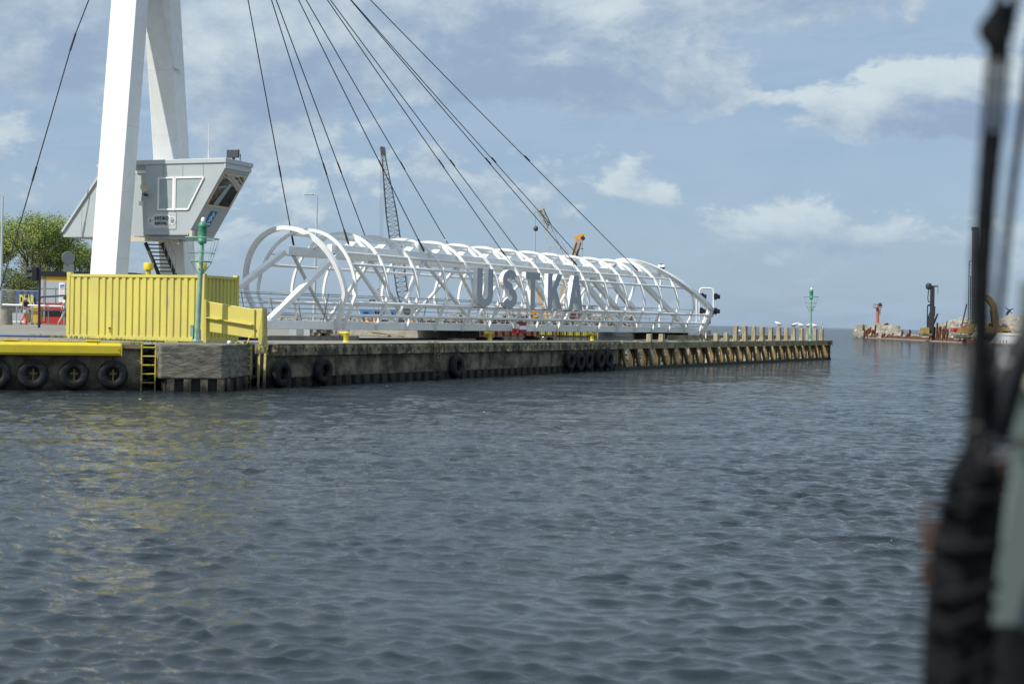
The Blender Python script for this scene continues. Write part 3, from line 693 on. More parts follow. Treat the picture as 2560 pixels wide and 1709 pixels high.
t.part('corner_casting', mb, 'cyel', bevel=.01)
mb = MB(); mb.box(K_(1.95, .02, .42), (.10, .012, .05), CE); mb.box(K_(1.97, .02, .36), (.03, .012, .2), CE, (.1, 0, 1)); t.part('rust_mark', mb, 'rust2')

for (u, w, la) in ((371, .20, 'yellow drum on a stem between the pylon leg and the stairs'), (505, .20, 'yellow drum on a stem hidden behind the green mast')):
    p = P(u, 690, 57); p.z = gz(p.x, 57)
    mb = MB(); zt = P(u, 657, 57).z; mb.lathe([(.10, 0), (.10, zt - p.z - .28), (.19, zt - p.z - .27), (.195, zt - p.z - .02), (.18, zt - p.z), (0, zt - p.z)], n=20)
    single('vent_drum', mb, 'yel', la, 'drum', loc=p, local=True, group='yellow drums behind the container', smooth=40)

# ------------------------------------------------------------------ green mast
def mast(base, top_off, h, label, cat='beacon'):
    t = Thing('beacon_mast', label, cat, base, 0, 'green harbour beacons')
    ax = (Vector((top_off[0], top_off[1], h))).normalized(); e1 = Vector((1, 0, 0)); e1 = (e1 - ax * e1.dot(ax)).normalized(); e2 = ax.cross(e1)
    s = h / 4.42
    def at(z): return ax * z * s
    mb = MB(); mb.tube([at(0), at(1.3), at(3.45), at(3.75)], [.11 * s, .098 * s, .082 * s, .078 * s], 14); t.part('pole', mb, 'green_p', local=True, smooth=40)
    mb = MB(); mb.lathe([(.20 * s, 0), (.20 * s, .03), (.14 * s, .05), (.12 * s, .1)], n=16)
    for k in range(3):
        a = k * 2.1 + 3.0; d = Vector((cos(a), sin(a), 0)); mb.bar(d * .14 * s + Vector((0, 0, .02)), d * .13 * s + Vector((0, 0, .45 * s)), .015, .10 * s, d)
    mb.box((-.17 * s, -.02, .38 * s), (.10 * s, .16 * s, .42 * s)); t.part('foot', mb, 'green_p', local=True)
    mb = MB(); mb.lathe([(.10 * s, 0), (.155 * s, .03 * s), (.165 * s, .10 * s), (.15 * s, .12 * s), (.15 * s, .60 * s), (.165 * s, .62 * s), (.16 * s, .70 * s), (.11 * s, .78 * s), (.085 * s, .80 * s), (.001, .81 * s)], at(3.50), ax, 20); t.part('lamp_housing', mb, 'green', local=True, smooth=40)
    mb = MB(); mb.lathe([(.075 * s, 0), (.08 * s, .03 * s), (.07 * s, .10 * s), (.04 * s, .15 * s), (.001, .16 * s)], at(4.30), ax, 14); t.part('lamp_glass', mb, 'pvc', local=True, smooth=60)
    mb = MB()
    def ring(z, r, th): mb.tube([at(z) + (e1 * cos(a) + e2 * sin(a)) * r * s for a in [i * 2 * pi / 28 for i in range(28)]], th * s, 6, closed=True)
    ring(3.70, .585, .020); ring(3.18, .47, .012); ring(2.87, .38, .018)
    for k in range(8):
        a = k * pi / 4 + .35; d = e1 * cos(a) + e2 * sin(a); mb.tube([at(3.70) + d * .585 * s, at(2.87) + d * .38 * s], .010 * s, 5)
    for k in range(4):
        a = k * pi / 2 + .35; d = e1 * cos(a) + e2 * sin(a); mb.tube([at(2.87) + d * .38 * s, at(2.42) + d * .09 * s], .018 * s, 5); mb.tube([at(2.87) + d * .38 * s, at(2.87) + d * .08 * s], .012 * s, 5)
    t.part('basket', mb, 'green_p', local=True, smooth=60)
bp = P(492, 853.5, 50.6); tp_ = P(507.5, 545, bp.y)
mast(bp, (tp_.x - bp.x, .05), tp_.z - bp.z, 'tall green harbour beacon mast with wire basket on the concrete corner block')

# ------------------------------------------------------------------ pylon
def leg(nb, nt_, wl, wr, z0, z1, e=(.93, -.37, 0)):
    nb, nt_ = Vector(nb), Vector(nt_); dr = (nt_ - nb) / (nt_.z - nb.z)
    lo = nb + dr * (z0 - nb.z); hi = nb + dr * (z1 - nb.z); e = Vector(e); g = Vector((-e.y, e.x, 0))
    return MB().hexa([lo - e * wl, lo, lo + g * wr, lo + g * wr - e * wl, hi - e * wl, hi, hi + g * wr, hi + g * wr - e * wl])
t = Thing('pylon', 'tall white A shaped bridge pylon rising behind the yellow container', 'pylon', (-17, 63, 1.75))
ft, bt = P(341, 0, 62.9), P(423, 0, 64.6)
t.part('leg', leg(P(289, 684, 61.6), ft, 1.36, .88, 1.6, 19.5), 'white', bevel=.03)
t.part('leg', leg(P(463, 684, 66.0), bt, 1.22, 1.42, 1.6, 19.5, (.99, -.14, 0)), 'white', bevel=.03)
g_ = MB(); a0 = P(433, 170, 64.9) + Vector((.02, .02, 0)); 
g_.prism([a0, P(423, 0, 64.5) + Vector((.03, 0, 0)), P(417, -80, 64.3), P(392, -80, 64.3), P(403, 0, 64.5)], (.30, .75, 0)); t.part('haunch', g_, 'white')
for zz in (5.0, 7.9, 10.8, 13.7, 16.6):      # welded plate joints
    for nb_, nt2, wl_, wr_, e_ in ((P(289, 684, 61.6), ft, 1.36, .88, (.93, -.37, 0)), (P(463, 684, 66.0), bt, 1.22, 1.42, (.99, -.14, 0))):
        if nb_.y > 64 and zz < 9.6: continue
        o_ = Vector(e_) * .005 + Vector((e_[1], -e_[0], 0)) * .005
        t.part('weld_seam', leg(nb_ + o_, nt2 + o_, wl_ + .01, wr_ + .01, zz, zz + .025, e_), 'white2')
anchor = P(557, -370, 63.45)
lt_ = ft + (ft - P(289, 684, 61.6)) * (3.2 / 12.1); rt_ = bt + (bt - P(463, 684, 66.0)) * (3.2 / 12.1)
mb = MB(); mb.hexa([lt_ + Vector((-1.3, .2, -.3)), lt_ + Vector((.1, -.4, -.3)), rt_ + Vector((.3, .6, -.3)), rt_ + Vector((-1.2, .9, -.3)), lt_ + Vector((-.6, .6, 5.6)), lt_ + Vector((.3, .3, 5.6)), rt_ + Vector((.3, .1, 5.6)), rt_ + Vector((-.5, .3, 5.6))]); t.part('head', mb, 'white')
mb = MB(); mb.bar((lt_ + rt_) / 2 + Vector((-.3, 0, 3.0)), anchor + Vector((.3, 0, 0)), .6, .7); t.part('cable_arm', mb, 'white')
mb = MB(); mb.hexa([P(318, 603, 64.6), P(466, 604.5, 63.6), P(466, 604.5, 64.2), P(318, 603, 65.2), P(318, 589, 64.6), P(466, 591, 63.6), P(466, 591, 64.2), P(318, 589, 65.2)]); t.part('crossbeam', mb, 'cream')
hp = [P(u, v, Y) for u, v, Y in ((336, -370, 63.6), (222, 0, 64.0), (183, 100, 64.0), (52, 552, 64.2), (3, 714, 64.3))]
hp.append(hp[-1] + (hp[-1] - hp[-2]) * .9)
mb = MB(); mb.tube(hp, .028, 8); t.part('backstay', mb, 'cable', smooth=60)
mb = MB()
for a, b in ((hp[1].lerp(hp[2], .85), hp[2].lerp(hp[3], .06)), (hp[2].lerp(hp[3], .70), hp[2].lerp(hp[3], .78))): mb.tube([a, b], .048, 8)
t.part('splice', mb, 'cable', smooth=60)

# stairs under the cabin
t = Thing('staircase', 'dark steel open staircase hanging under the control cabin', 'stairs', P(385, 684, 64.8))
a0, a1 = P(362, 606, 64.6), P(398, 692, 64.3)
for o in (0, .75):
    mb = MB(); off = Vector((o, .1, 0)); mb.bar(a0 + off, a1 + off, .05, .16, (0, 1, 0)); t.part('stringer', mb, 'dark')
for k in range(9):
    p = a0.lerp(a1, (k + .5) / 9); mb = MB(); mb.box(p + Vector((.375, .1, 0)), (.70, .26, .05)); t.part('tread', mb, 'dark')
mb = MB(); mb.tube([a0 + Vector((.75, -.1, .9)), a1 + Vector((.75, -.1, .9))], .02, 6); mb.tube([a0 + Vector((.75, -.1, .45)), a1 + Vector((.75, -.1, .45))], .015, 6)
for k in range(5): p = a0.lerp(a1, k / 4) + Vector((.75, -.1, 0)); mb.tube([p, p + Vector((0, 0, .9))], .015, 6)
t.part('handrail', mb, 'rail', smooth=60)

# ------------------------------------------------------------------ control cabin
E = Vector((.930, -.370, 0)).normalized(); Gv = Vector((.370, .930, 0)).normalized(); p1 = Vector((-12.63, 62.3, 0)); p0 = p1 - E * 4.25
def KB(s_, g, z): return p0 + E * s_ + Gv * g + Vector((0, 0, z))
zb, zt, zf = 6.10, 9.28, 9.02
t = Thing('control_cabin', 'grey bridge control cabin with outward slanting end between the pylon legs', 'cabin', KB(2, 1, zb))
D = 2.05
mb = MB(); mb.prism([KB(0, 0, zb), KB(2.28, 0, zb), KB(2.36, 0, zb + .14), KB(4.14, 0, zf), KB(4.14, 0, zt), KB(0, 0, zt)], Gv * D); t.part('body', mb, 'cabin')
for s_ in (.95, 1.98, 3.05): mb = MB(); mb.box(KB(s_, -.004, zt - .42), (.014, .010, .74), E); t.part('panel_joint', mb, 'signb')
mb = MB(); mb.box(KB(1.15, -.004, zb + .03), (2.2, .02, .05), E); t.part('sill_strip', mb, 'signb')
mb = MB(); mb.box(KB(-.42, D / 2 + .32, (zb + zt) / 2), (.84, D, zt - zb), E); t.part('recessed_wall', mb, 'cabin')
mb = MB(); mb.box(KB(-.42, .33, zt - .28), (.84, .06, .12), E); t.part('ledge', mb, 'pvc')
mb = MB(); mb.prism([KB(-.86, .35, zb - .02), KB(-.86, .35, zt), KB(-2.5, .35, zt - .05), KB(-4.72, .35, zb + .28), KB(-4.78, .35, zb - .02)], Gv * (D - .1)); t.part('wing', mb, 'cabin')
mb = MB(); mb.bar(KB(-2.45, .30, zt - .02), KB(-4.80, .30, zb + .22), .09, .10); mb.box(KB(-2.45, .9, zt + .02), (.6, 1.6, .16), E)
for s_ in (-3.75, -1.6): mb.box(KB(s_, .345, (zb + zt) / 2 - (.75 if s_ < -3 else .2)), (.015, .02, 1.5 if s_ < -3 else 2.6), E)
t.part('wing_trim', mb, 'cabin_tr')
mb = MB(); mb.hexa([KB(-.86, -.05, zt), KB(4.24, -.06, zt), KB(4.26, D + .1, zt), KB(-.86, D + .1, zt), KB(-.86, -.05, zt + .20), KB(4.24, -.06, zt + .20), KB(4.26, D + .1, zt + .20), KB(-.86, D + .1, zt + .20)]); t.part('roof', mb, 'cabin_tr', bevel=.02)
mb = MB(); mb.box(KB(4.17, D / 2, zt - .12), (.07, D + .04, .24), E); t.part('fascia', mb, 'cabin_tr')
# two-light side window
def frame2(poly, w, d, mname, parent=None, name='window_frame'):
    mb = MB(); n = len(poly); c = sum(poly, Vector()) / n
    for i in range(n):
        a, b = poly[i], poly[(i + 1) % n]; mb.bar(a, b, .06, w * .72, Gv)
    return t.part(name, mb, mname, bevel=.005)
z0w, z1w = zb + 1.16, zb + 2.56
wa = [KB(.73, -.03, z0w), KB(1.52, -.03, z0w), KB(1.52, -.03, z1w), KB(.73, -.03, z1w)]
wb = [KB(1.62, -.03, z0w), KB(2.30, -.03, z0w), KB(3.10, -.03, z1w), KB(1.62, -.03, z1w)]
for poly in (wa, wb):
    fo = frame2(poly, .10, .06, 'pvc', name='window_frame'); mb = MB(); mb.prism([p + Gv * .012 for p in poly], Gv * .015)
    o = t.part('window_pane', mb, 'glass', parent=fo)
mb = MB(); mb.box(KB(1.57, -.045, (z0w + z1w) / 2), (.07, .05, z1w - z0w + .1), E); t.part('mullion', mb, 'pvc')
# slanted end face: frame direction
sl0, sl1 = KB(2.36, 0, zb + .14), KB(4.14, 0, zf); sd = (sl1 - sl0); sn = sd.cross(Gv); sn.normalize()
if sn.x < 0: sn = -sn
def SLp(a, g, off=0.): return sl0 + sd * a + Gv * g + sn * off
poly = [SLp(.44, .14, .01), SLp(.44, D - .16, .01), SLp(.94, D - .16, .01), SLp(.94, .14, .01)]
mb = MB(); mb.prism(poly, sn * .02); gl = t.part('end_window', mb, 'dglass')
mb = MB()
for i in range(4): mb.bar(poly[i], poly[(i + 1) % 4], .05, .09, sn)
t.part('window_frame', mb, 'cream', parent=gl)
# blind and console seen through the end pane, and the blue emblem board below it
mb = MB(); mb.prism([SLp(.46, .55, .032), SLp(.46, .95, .032), SLp(.80, 1.15, .032), SLp(.80, .9, .032)], sn * .004); t.part('blind', mb, 'glass', parent=gl)
for i, (g0, g1, a0, a1) in enumerate(((.2, 1.75, .90, .72), (.75, 1.8, .93, .84))):
    mb = MB(); mb.tube([SLp(a0, g0, .034), SLp((a0 + a1) / 2 + .035, (g0 + g1) / 2, .034), SLp(a1, g1, .034)], .03, 5); t.part('console_rail', mb, 'cream', parent=gl)
mb = MB(); mb.prism([SLp(.12, .72, .01), SLp(.12, 1.22, .01), SLp(.36, 1.22, .01), SLp(.36, .72, .01)], sn * .02); bb = t.part('emblem_board', mb, 'blue')
mb = MB()
for (g_, a_, ro, r_) in ((.92, .27, .10, .035), (1.03, .30, .08, .03), (.90, .22, .09, .03), (1.02, .235, .12, .03), (.97, .33, .05, .025)):
    mb.tube([SLp(a_ - .02, g_ - ro * .6, .035), SLp(a_ + .012, g_, .037), SLp(a_ - .01, g_ + ro * .6, .035)], r_, 5)
mb.bar(SLp(.165, .80, .035), SLp(.165, 1.12, .035), .02, .06, sn); t.part('emblem', mb, 'pvc', parent=bb)
# sign board with oval, two roundels and the lettering
mb = MB(); mb.box(KB(.92, -.015, zb + .66), (1.52, .025, .74), E); sg = t.part('sign_board', mb, 'cabin_tr', label='company sign reading HYDRO NAVAL')
mb = MB(); oz = zb + .66
def oval(w, h, cx, n=28, th=.016):
    pts = []
    for i in range(n):
        a = 2 * pi * i / n; x = cos(a); z = sin(a); dx = (w - h) * (1 if x > 0 else -1)
        pts.append(KB(cx + dx + h * x, -.034, oz + h * z))
    mb.tube(pts, th, 5, closed=True)
oval(.50, .27, .90); oval(.15, .15, .36, 20, .012); oval(.17, .17, 1.50, 20, .014); t.part('sign_border', mb, 'pvc', parent=sg)
mb = MB(); mb.lathe([(0, 0), (.07, 0), (.07, .008), (0, .008)], KB(.36, -.030, oz), -Gv, 12); t.part('sign_emblem', mb, 'signb', parent=sg)
mb = MB(); mb.box(KB(1.50, -.031, oz), (.14, .008, .03), E); mb.box(KB(1.50, -.032, oz - .02), (.05, .01, .16), E); mb.box(KB(1.45, -.032, oz), (.02, .01, .14), E); mb.box(KB(1.56, -.032, oz), (.02, .01, .14), E); t.part('sign_emblem', mb, 'signb', parent=sg)
t.part('lettering', text_mesh('HYDRO', .20, .01, KB(.56, -.034, oz + .04), E, (0, 0, 1), .006, 1.04), 'black', parent=sg)
t.part('lettering', text_mesh('NAVAL', .20, .01, KB(.56, -.034, oz - .175), E, (0, 0, 1), .006, 1.04), 'black', parent=sg)
# antenna, dish, floodlight, junction boxes
mb = MB(); mb.tube([KB(3.20, .15, zt + .2), KB(3.20, .15, zt + 1.75)], .012, 6); mb.tube([KB(3.20, .15, zt + .2), KB(3.20, .15, zt + .6)], .022, 6); t.part('antenna', mb, 'pvc', smooth=60)
mb = MB(); mb.box(KB(3.95, .95, zt + .50), (.62, .10, .36), E, (.1, .05, 1)); mb.box(KB(3.95, 1.0, zt + .27), (.12, .08, .16), E); t.part('floodlight', mb, 'dark', bevel=.02)
mb = MB(); mb.tube([KB(4.2, 1.15, zt + .18), KB(4.2, 1.15, zt + .5)], .03, 6); t.part('lamp', mb, 'rail')
mb = MB(); dc = KB(.36, -.48, zb + 2.13); mb.lathe([(.015, .0), (.11, .02), (.17, .06), (.20, .11), (.195, .12), (.15, .075), (.09, .035), (.01, .02)], dc, (-.25, -.95, -.1), 16)
for k in range(4): mb.tube([dc + Vector((-.03, -.12, 0)) + Vector((cos(k * 1.57) * .17, 0, sin(k * 1.57) * .17)), dc + Vector((-.10, -.36, .02))], .006, 4)
t.part('dish', mb, 'cream')
mb = MB(); mb.tube([KB(.36, -.46, zb + 2.1), KB(.25, -.3, zb + 1.9), KB(-.1, -.05, zb + 1.88), KB(-.1, .3, zb + 1.88)], .02, 6); mb.tube([KB(-.12, -.05, zb + 1.88), KB(-.14, -.06, zb + 1.55)], .02, 6); mb.box(KB(.18, -.2, zb + 1.80), (.16, .12, .1), E); t.part('dish_bracket', mb, 'dark')
mb = MB(); mb.box(KB(-.16, -.08, zb + 1.44), (.16, .12, .20), E); t.part('camera_box', mb, 'pvc')
for g in (.12, .52): mb = MB(); mb.box(KB(2.44, g, zb + .10), (.16, .24, .26), E); t.part('junction_box', mb, 'cream' if g < .3 else 'cabin_tr')
mb = MB(); mb.box(KB(1.2, D / 2, zb - .08), (2.3, D * .9, .12), E); mb.box(KB(1.62, .3, zb - .24), (.10, .1, .24), E); t.part('floor_frame', mb, 'rail')

# ------------------------------------------------------------------ footbridge
BU = Vector((.53, .848, 0)); BN = Vector((.848, -.53, 0)); BC = Vector((-9.93, 68.2, 0))
def B(k, n, z): return BC + BU * (2.5 * k) + BN * n + Vector((0, 0, z))
RR = 3.04; ZC = 3.73; FN = 2.29; FZ = 2.05
t = Thing('footbridge', 'long white tubular footbridge hung on stays and swung open along the quay', 'footbridge', B(6, 0, 2.0))
def rib_path(n=22, a0=0., a1=pi):
    pts = [(FN, FZ)] if a0 == 0 else []
    pts += [(RR * cos(a0 + (a1 - a0) * i / n), ZC + RR * sin(a0 + (a1 - a0) * i / n)) for i in range(n + 1)]
    if a1 >= pi - 1e-6: pts.append((-FN, FZ))
    return pts
def rib(pathk, depth, width, name='rib', m='white', smooth=None):
    """pathk: list of (k, n, z)"""
    pts = [B(*p) for p in pathk]; mb = MB(); fr = []
    for i, p in enumerate(pts):
        d = (pts[min(i + 1, len(pts) - 1)] - pts[max(i - 1, 0)]).normalized()
        s_ = (BU - d * BU.dot(d)).normalized(); r = d.cross(s_)
        fr.append([p + s_ * width / 2 + r * depth / 2, p - s_ * width / 2 + r * depth / 2, p - s_ * width / 2 - r * depth / 2, p + s_ * width / 2 - r * depth / 2])
    mb.sweep(fr); return t.part(name, mb, m, smooth=smooth)
def k_end(z, n=None):
    sf = max(0., min(1., (z - ZC) / 3.1)); return 16.15 - 3.0 * sf
for k in range(0, 17):
    if k <= 13: rib([(k, n, z) for n, z in rib_path()], .145, .09, smooth=35); continue
    for sg_ in (1, -1):
        sf = (16.15 - k) / 3.0; amax = math.asin(max(min(sf * 3.1 / RR, 1), 0.02))
        pts = [(FN, FZ)] + [(RR * cos(amax * i / 8), ZC + RR * sin(amax * i / 8)) for i in range(9)]
        rib([(k, n * sg_, z) for n, z in pts], .145, .09, smooth=35)
rib([(-.08 - (.24 if z > ZC - .01 else .1) - .32 * max(0, (z - ZC) / RR), n, z) for n, z in rib_path(30)], .20, .22, 'end_arch', smooth=50)
ap = [(16.15, FN + .1, FZ - .1)] + [(16.15 - 3.0 * sin(a), RR * cos(a) * 1.02, ZC + 3.14 * sin(a)) for a in [pi * i / 32 for i in range(33)]] + [(16.15, -FN - .1, FZ - .1)]
rib(ap, .30, .34, 'end_arch', smooth=50)
for s_ in (1, -1):
    ks = -2.07 if s_ > 0 else -2.07
    mb = MB(); mb.bar(B(-4.2, FN * s_ - .10 * s_, 2.235), B(16.3, FN * s_ - .10 * s_, 2.235), .38, .22, (0, 0, 1)); t.part('bottom_chord', mb, 'white', bevel=.02)
    mb = MB(); mb.bar(B(0.35 if s_ < 0 else -.15, 1.72 * s_, 5.83), B(k_end(5.9) - .2, 1.72 * s_, 5.85), .44, .30, (0, 0, 1)); t.part('top_chord', mb, 'white', bevel=.02)
    mb = MB(); mb.bar(B(k_end(6.4) - .9, .85 * s_, 6.56), B(.0, .85 * s_, 6.56), .12, .12, (0, 0, 1)); t.part('roof_tube', mb, 'white')
    for z, r in ((2.72, .08), (3.32, .075), (5.12, .07), (5.66, .055)):
        n_ = RR * cos(math.asin(max(0, min(1, (z - ZC) / RR)))) if z > ZC else FN + (RR - FN) * (z - FZ) / (ZC - FZ)
        mb = MB(); mb.tube([B(0, (n_ - .02) * s_, z), B(k_end(z) - .05 if z > ZC else 16.1, (n_ - .02) * s_, z)], r, 8); t.part('side_rail', mb, 'white', smooth=50)
    # inclined end braces of the trusses, then the W of tubes
    mb = MB(); mb.bar(B(-2.0, (FN - .12) * s_, 2.42), B(.15, 1.75 * s_, 5.75), .34, .26, BN); t.part('end_brace', mb, 'white', bevel=.03)
    tops = [.42, 2.9, 6.12, 9.3, 12.58]; bots = [1.7, 4.5, 7.7, 11.3, 15.3]
    for i, kt in enumerate(tops):
        for j in (i - 1, i):
            if j < 0: continue
            kb = bots[j]; big = .16 if (kt > 9 and kb > kt) else .10
            mb = MB()
            if big > .12: mb.bar(B(kt, 1.72 * s_, 5.62), B(kb, (FN - .12) * s_, 2.42), .34, .22, (0, 0, 1))
            else: mb.tube([B(kt, 1.72 * s_, 5.62), B(kb, (FN - .12) * s_, 2.42)], big, 10)
            t.part('diagonal', mb, 'white' if s_ > 0 else 'white2', smooth=50 if big < .12 else None)
    for z_ in (0,):
        # handrail: thin bars on posts leaning outwards
        mb = MB()
        for q in range(6): zz = 2.55 + q * .225; mb.tube([B(-4.2, (1.55 + .05 * q) * s_, zz), B(16.2, (1.55 + .05 * q) * s_, zz)], .014 if q < 5 else .028, 5)
        t.part('handrail', mb, 'rail', smooth=60)
        k = -4.2
        while k < 16.3: mb = MB(); mb.bar(B(k, 1.52 * s_, 2.40), B(k, 1.82 * s_, 3.72), .05, .016, BN); t.part('handrail_post', mb, 'rail'); k += .8
for k in range(1, 14):
    mb = MB(); mb.bar(B(k, -1.6, 6.05), B(k, 1.6, 6.05), .07, .09, BU)
    for s_ in (1, -1): mb.prism([B(k - .02, .75 * s_, 6.62), B(k - .02, 1.15 * s_, 6.50), B(k - .02, 1.62 * s_, 6.06), B(k - .02, 1.35 * s_, 6.08)], BU * .07)
    t.part('roof_bracket', mb, 'white')
mb = MB(); a, b = B(-4.2, 0, 2.33), B(16.3, 0, 2.33); mb.bar(a, b, 4.0, .10, BN); t.part('deck', mb, 'walk')
for k in range(-4, 17, 1): mb = MB(); mb.bar(B(k, -2.1, 2.18), B(k, 2.1, 2.18), .12, .16, BU); t.part('floor_beam', mb, 'white2')
for s_ in (1, -1):   # legs under the far end arch
    mb = MB(); mb.bar(B(16.25, (FN + .1) * s_, 2.1), B(16.3, (FN - .15) * s_, 1.62), .26, .22, BU); t.part('landing_foot', mb, 'white')
# name letters
def letter(loops, k, w, z0=3.34, h=2.02):
    uo = B(k, 0, 0)
    def fn(x, y, d): return uo + BU * (x * w) + BN * (3.20 + d) + Vector((0, 0, z0 + y * h))
    mb = outline_mesh(loops, .26, fn); me = mb.mesh('letter', t.inv)
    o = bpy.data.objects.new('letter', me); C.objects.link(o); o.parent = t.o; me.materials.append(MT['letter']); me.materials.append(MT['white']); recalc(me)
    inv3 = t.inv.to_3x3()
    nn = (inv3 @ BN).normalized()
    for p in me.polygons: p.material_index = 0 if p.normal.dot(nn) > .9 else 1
    mb = MB()
    for x in (-.22, .22): mb.box(uo + BU * x * w + BN * 3.08 + Vector((0, 0, z0 - .04)), (.28, .3, .06), BU)
    me2 = mb.mesh('letter_base', t.inv); b_ = bpy.data.objects.new('letter_base', me2); C.objects.link(b_); b_.parent = o; me2.materials.append(MT['rail'])
    return o
def arc(cx, cy, rx, ry, a0, a1, n=14): return [(cx + rx * cos(radians(a0 + (a1 - a0) * i / n)), cy + ry * sin(radians(a0 + (a1 - a0) * i / n))) for i in range(n + 1)]
U_ = [[(-.5, 1), (-.5, .34)] + arc(0, .34, .5, .34, 180, 360)[1:] + [(.5, 1), (.17, 1), (.17, .34)] + arc(0, .34, .17, .14, 0, -180)[1:] + [(-.17, 1)]]
S_c = arc(0, .745, .33, .165, 20, 270, 16) + arc(0, .265, .33, .175, 90, -160, 16)[1:]
def ribbon(c, w, wy):
    l, r = [], []
    for i in range(len(c)):
        a = c[max(i - 1, 0)]; b = c[min(i + 1, len(c) - 1)]; dx, dy = (b[0] - a[0]) * 1.5, (b[1] - a[1]) * 2.0; m_ = sqrt(dx * dx + dy * dy); nx, ny = -dy / m_, dx / m_
        l.append((c[i][0] + nx * w / 1.5, c[i][1] + ny * wy / 2)); r.append((c[i][0] - nx * w / 1.5, c[i][1] - ny * wy / 2))
    return l + r[::-1]
S_ = [ribbon(S_c, .25, .215)]
T_ = [[(-.5, 1), (-.5, .80), (-.16, .80), (-.16, 0), (.16, 0), (.16, .80), (.5, .80), (.5, 1)]]
K__ = [[(-.5, 0), (-.5, 1), (-.19, 1), (-.19, .60), (.15, 1), (.52, 1), (.12, .56), (.55, 0), (.18, 0), (-.06, .36), (-.19, .22), (-.19, 0)]]
A_ = [[(-.52, 0), (-.17, 1), (.17, 1), (.52, 0), (.20, 0), (.14, .19), (-.14, .19), (-.20, 0)], [(-.085, .38), (.085, .38), (0, .74)]]
for lp, k, w in ((U_, 4.25, 1.56), (S_, 5.24, 1.5), (T_, 6.20, 1.55), (K__, 7.18, 1.6), (A_, 8.16, 1.64)): letter(lp, k, w)
# red and white marker board with lamp under the letters
mb = MB()
p_ = BP = P(1304, 818, 78.3)
ct = B(5.98, 3.06, 2.26)
for i, (mm, dz) in enumerate((('dred', .215), ('pvc', 0), ('dred', -.215))):
    mb = MB(); mb.box(ct + Vector((0, 0, dz)), (.70, .05, .213), BU); 
    if i == 0: board = t.part('marker_board', mb, mm)
    else: t.part('marker_band', mb, mm, parent=board)
mb = MB(); mb.box(ct - BU * .75 + Vector((0, 0, -.18)), (.30, .25, .26), BU); t.part('marker_lamp', mb, 'red')
# stay cables
an = anchor
for i, (kc) in enumerate([.42, 2.9, 6.12, 9.3, 12.58]):
    for s_ in (-1, 1):
        e = B(kc, 1.72 * s_, 6.12); a = an + BN * (.12 * s_)
        mb = MB(); mid = a.lerp(e, .5) + Vector((0, 0, -.002 * (e - a).length)); mb.tube([a, mid, e], .026, 6); c_ = t.part('stay_cable', mb, 'cable', smooth=60)
        d = (e - a).normalized(); mb = MB(); mb.tube([e - d * .75, e - d * .25, e], [.04, .055, .05], 8); t.part('cable_socket', mb, 'cable', parent=c_, smooth=60); mb = MB(); q = e.lerp(a, .22 + .035 * i); mb.tube([q, q + d * .6], .04, 8); t.part('cable_coupling', mb, 'cable', parent=c_, smooth=60)

# ------------------------------------------------------------------ pier of raking timbers
t = Thing('pier_edge', 'long weathered concrete edge beam and algae sill of the timber pier', 'pier beam', Q(54, 0, 0))
def seg(pr, a, b):
    mb = MB(); n = int((b - a) / .8)
    mb.sweep([[Q(a + (b - a) * i / n, o_ + random.uniform(-.008, .008), z_ + random.uniform(-.008, .008)) for o_, z_ in pr] for i in range(n + 1)]); return mb
t.part('edge_beam', seg([(.12, 1.17), (.12, 1.55), (-.5, 1.56), (-.5, 1.17)], 32.4, 76.2), 'cap')
t.part('sill', seg([(.10, -.6), (.10, .14), (-.28, .16), (-.28, -.6)], 31.5, 75.9), 'sill')
mb = MB(); mb.box(Q(76.05, -1.95, 1.36), (.3, 3.9, .38), QD); t.part('end_beam', mb, 'cap')
mb = MB(); mb.box(Q(61.5, -3.3, 1.72), (27, .25, .34), QD); t.part('back_beam', mb, 'cap')
mb = MB(); mb.box(Q(75.9, -1.6, .55), (.16, 3.2, 1.3), QD); t.part('end_sheet', mb, 'timber_y')
tops = {}
pil = []
rr = random.Random(21)
for i in range(22):
    tt = 33.1 + 1.935 * i
    zt_ = 1.62 if i < 2 else (2.02 if i in (2, 3) else (1.45 if i < 8 else (2.08 if i in (8, 9) else 2.62 - (i - 10) * .012)))
    pil.append((tt, zt_))
for i, (tt, zt_) in enumerate(pil):
    n = 22 - i
    high = zt_ > 2.3
    lab = (f'{ORD[n-1]} timber pile from the seaward end, standing tall above the pier edge' if high else
           f'{ORD[n-1]} timber pile from the seaward end, ' + ('a short stub above the pier edge' if zt_ > 1.6 else 'wholly below the pier edge'))
    th = Thing('timber_pile', lab, 'pile', Q(tt, -.3, 0), 0, 'timber piles of the pier')
    w = .36
    mb = MB(); mb.box(Q(tt - .03, -.38, .25), (.33, .26, 1.86), QD); 
    for q in range(4):
        pass
    th.part('lower_post', mb, 'timber_d' if i < 8 else 'timber_y', bevel=.02)
    if zt_ > 1.5:
        hgt = zt_ - 1.56; mb = MB()
        for s_ in (-1, 1):
            tpr = rr.uniform(.0, .02); a = Q(tt + s_ * .095, -.14 + rr.uniform(-.02, .02), 1.555); 
            mb.hexa([a + QD * -.09 + QN * -.15, a + QD * .09 + QN * -.15, a + QD * .09 + QN * .15, a + QD * -.09 + QN * .15] + [a + Vector((0, 0, hgt + rr.uniform(-.02, .02))) + QD * x + QN * y for x, y in ((-.095, -.13), (.09, -.13), (.09, .13), (-.095, .13))])
        th.part('upper_post', mb, 'timber', bevel=.02)
    mb = MB(); a, b = Q(tt - rr.uniform(.05, .2), -.14, 1.16), Q(tt + rr.uniform(.12, .36), .0, .10); mb.bar(a, b, .17, rr.uniform(.16, .24), QN); th.part('raking_strut', mb, 'timber_d' if i < 8 and i % 2 else 'timber_y', bevel=.015)
    
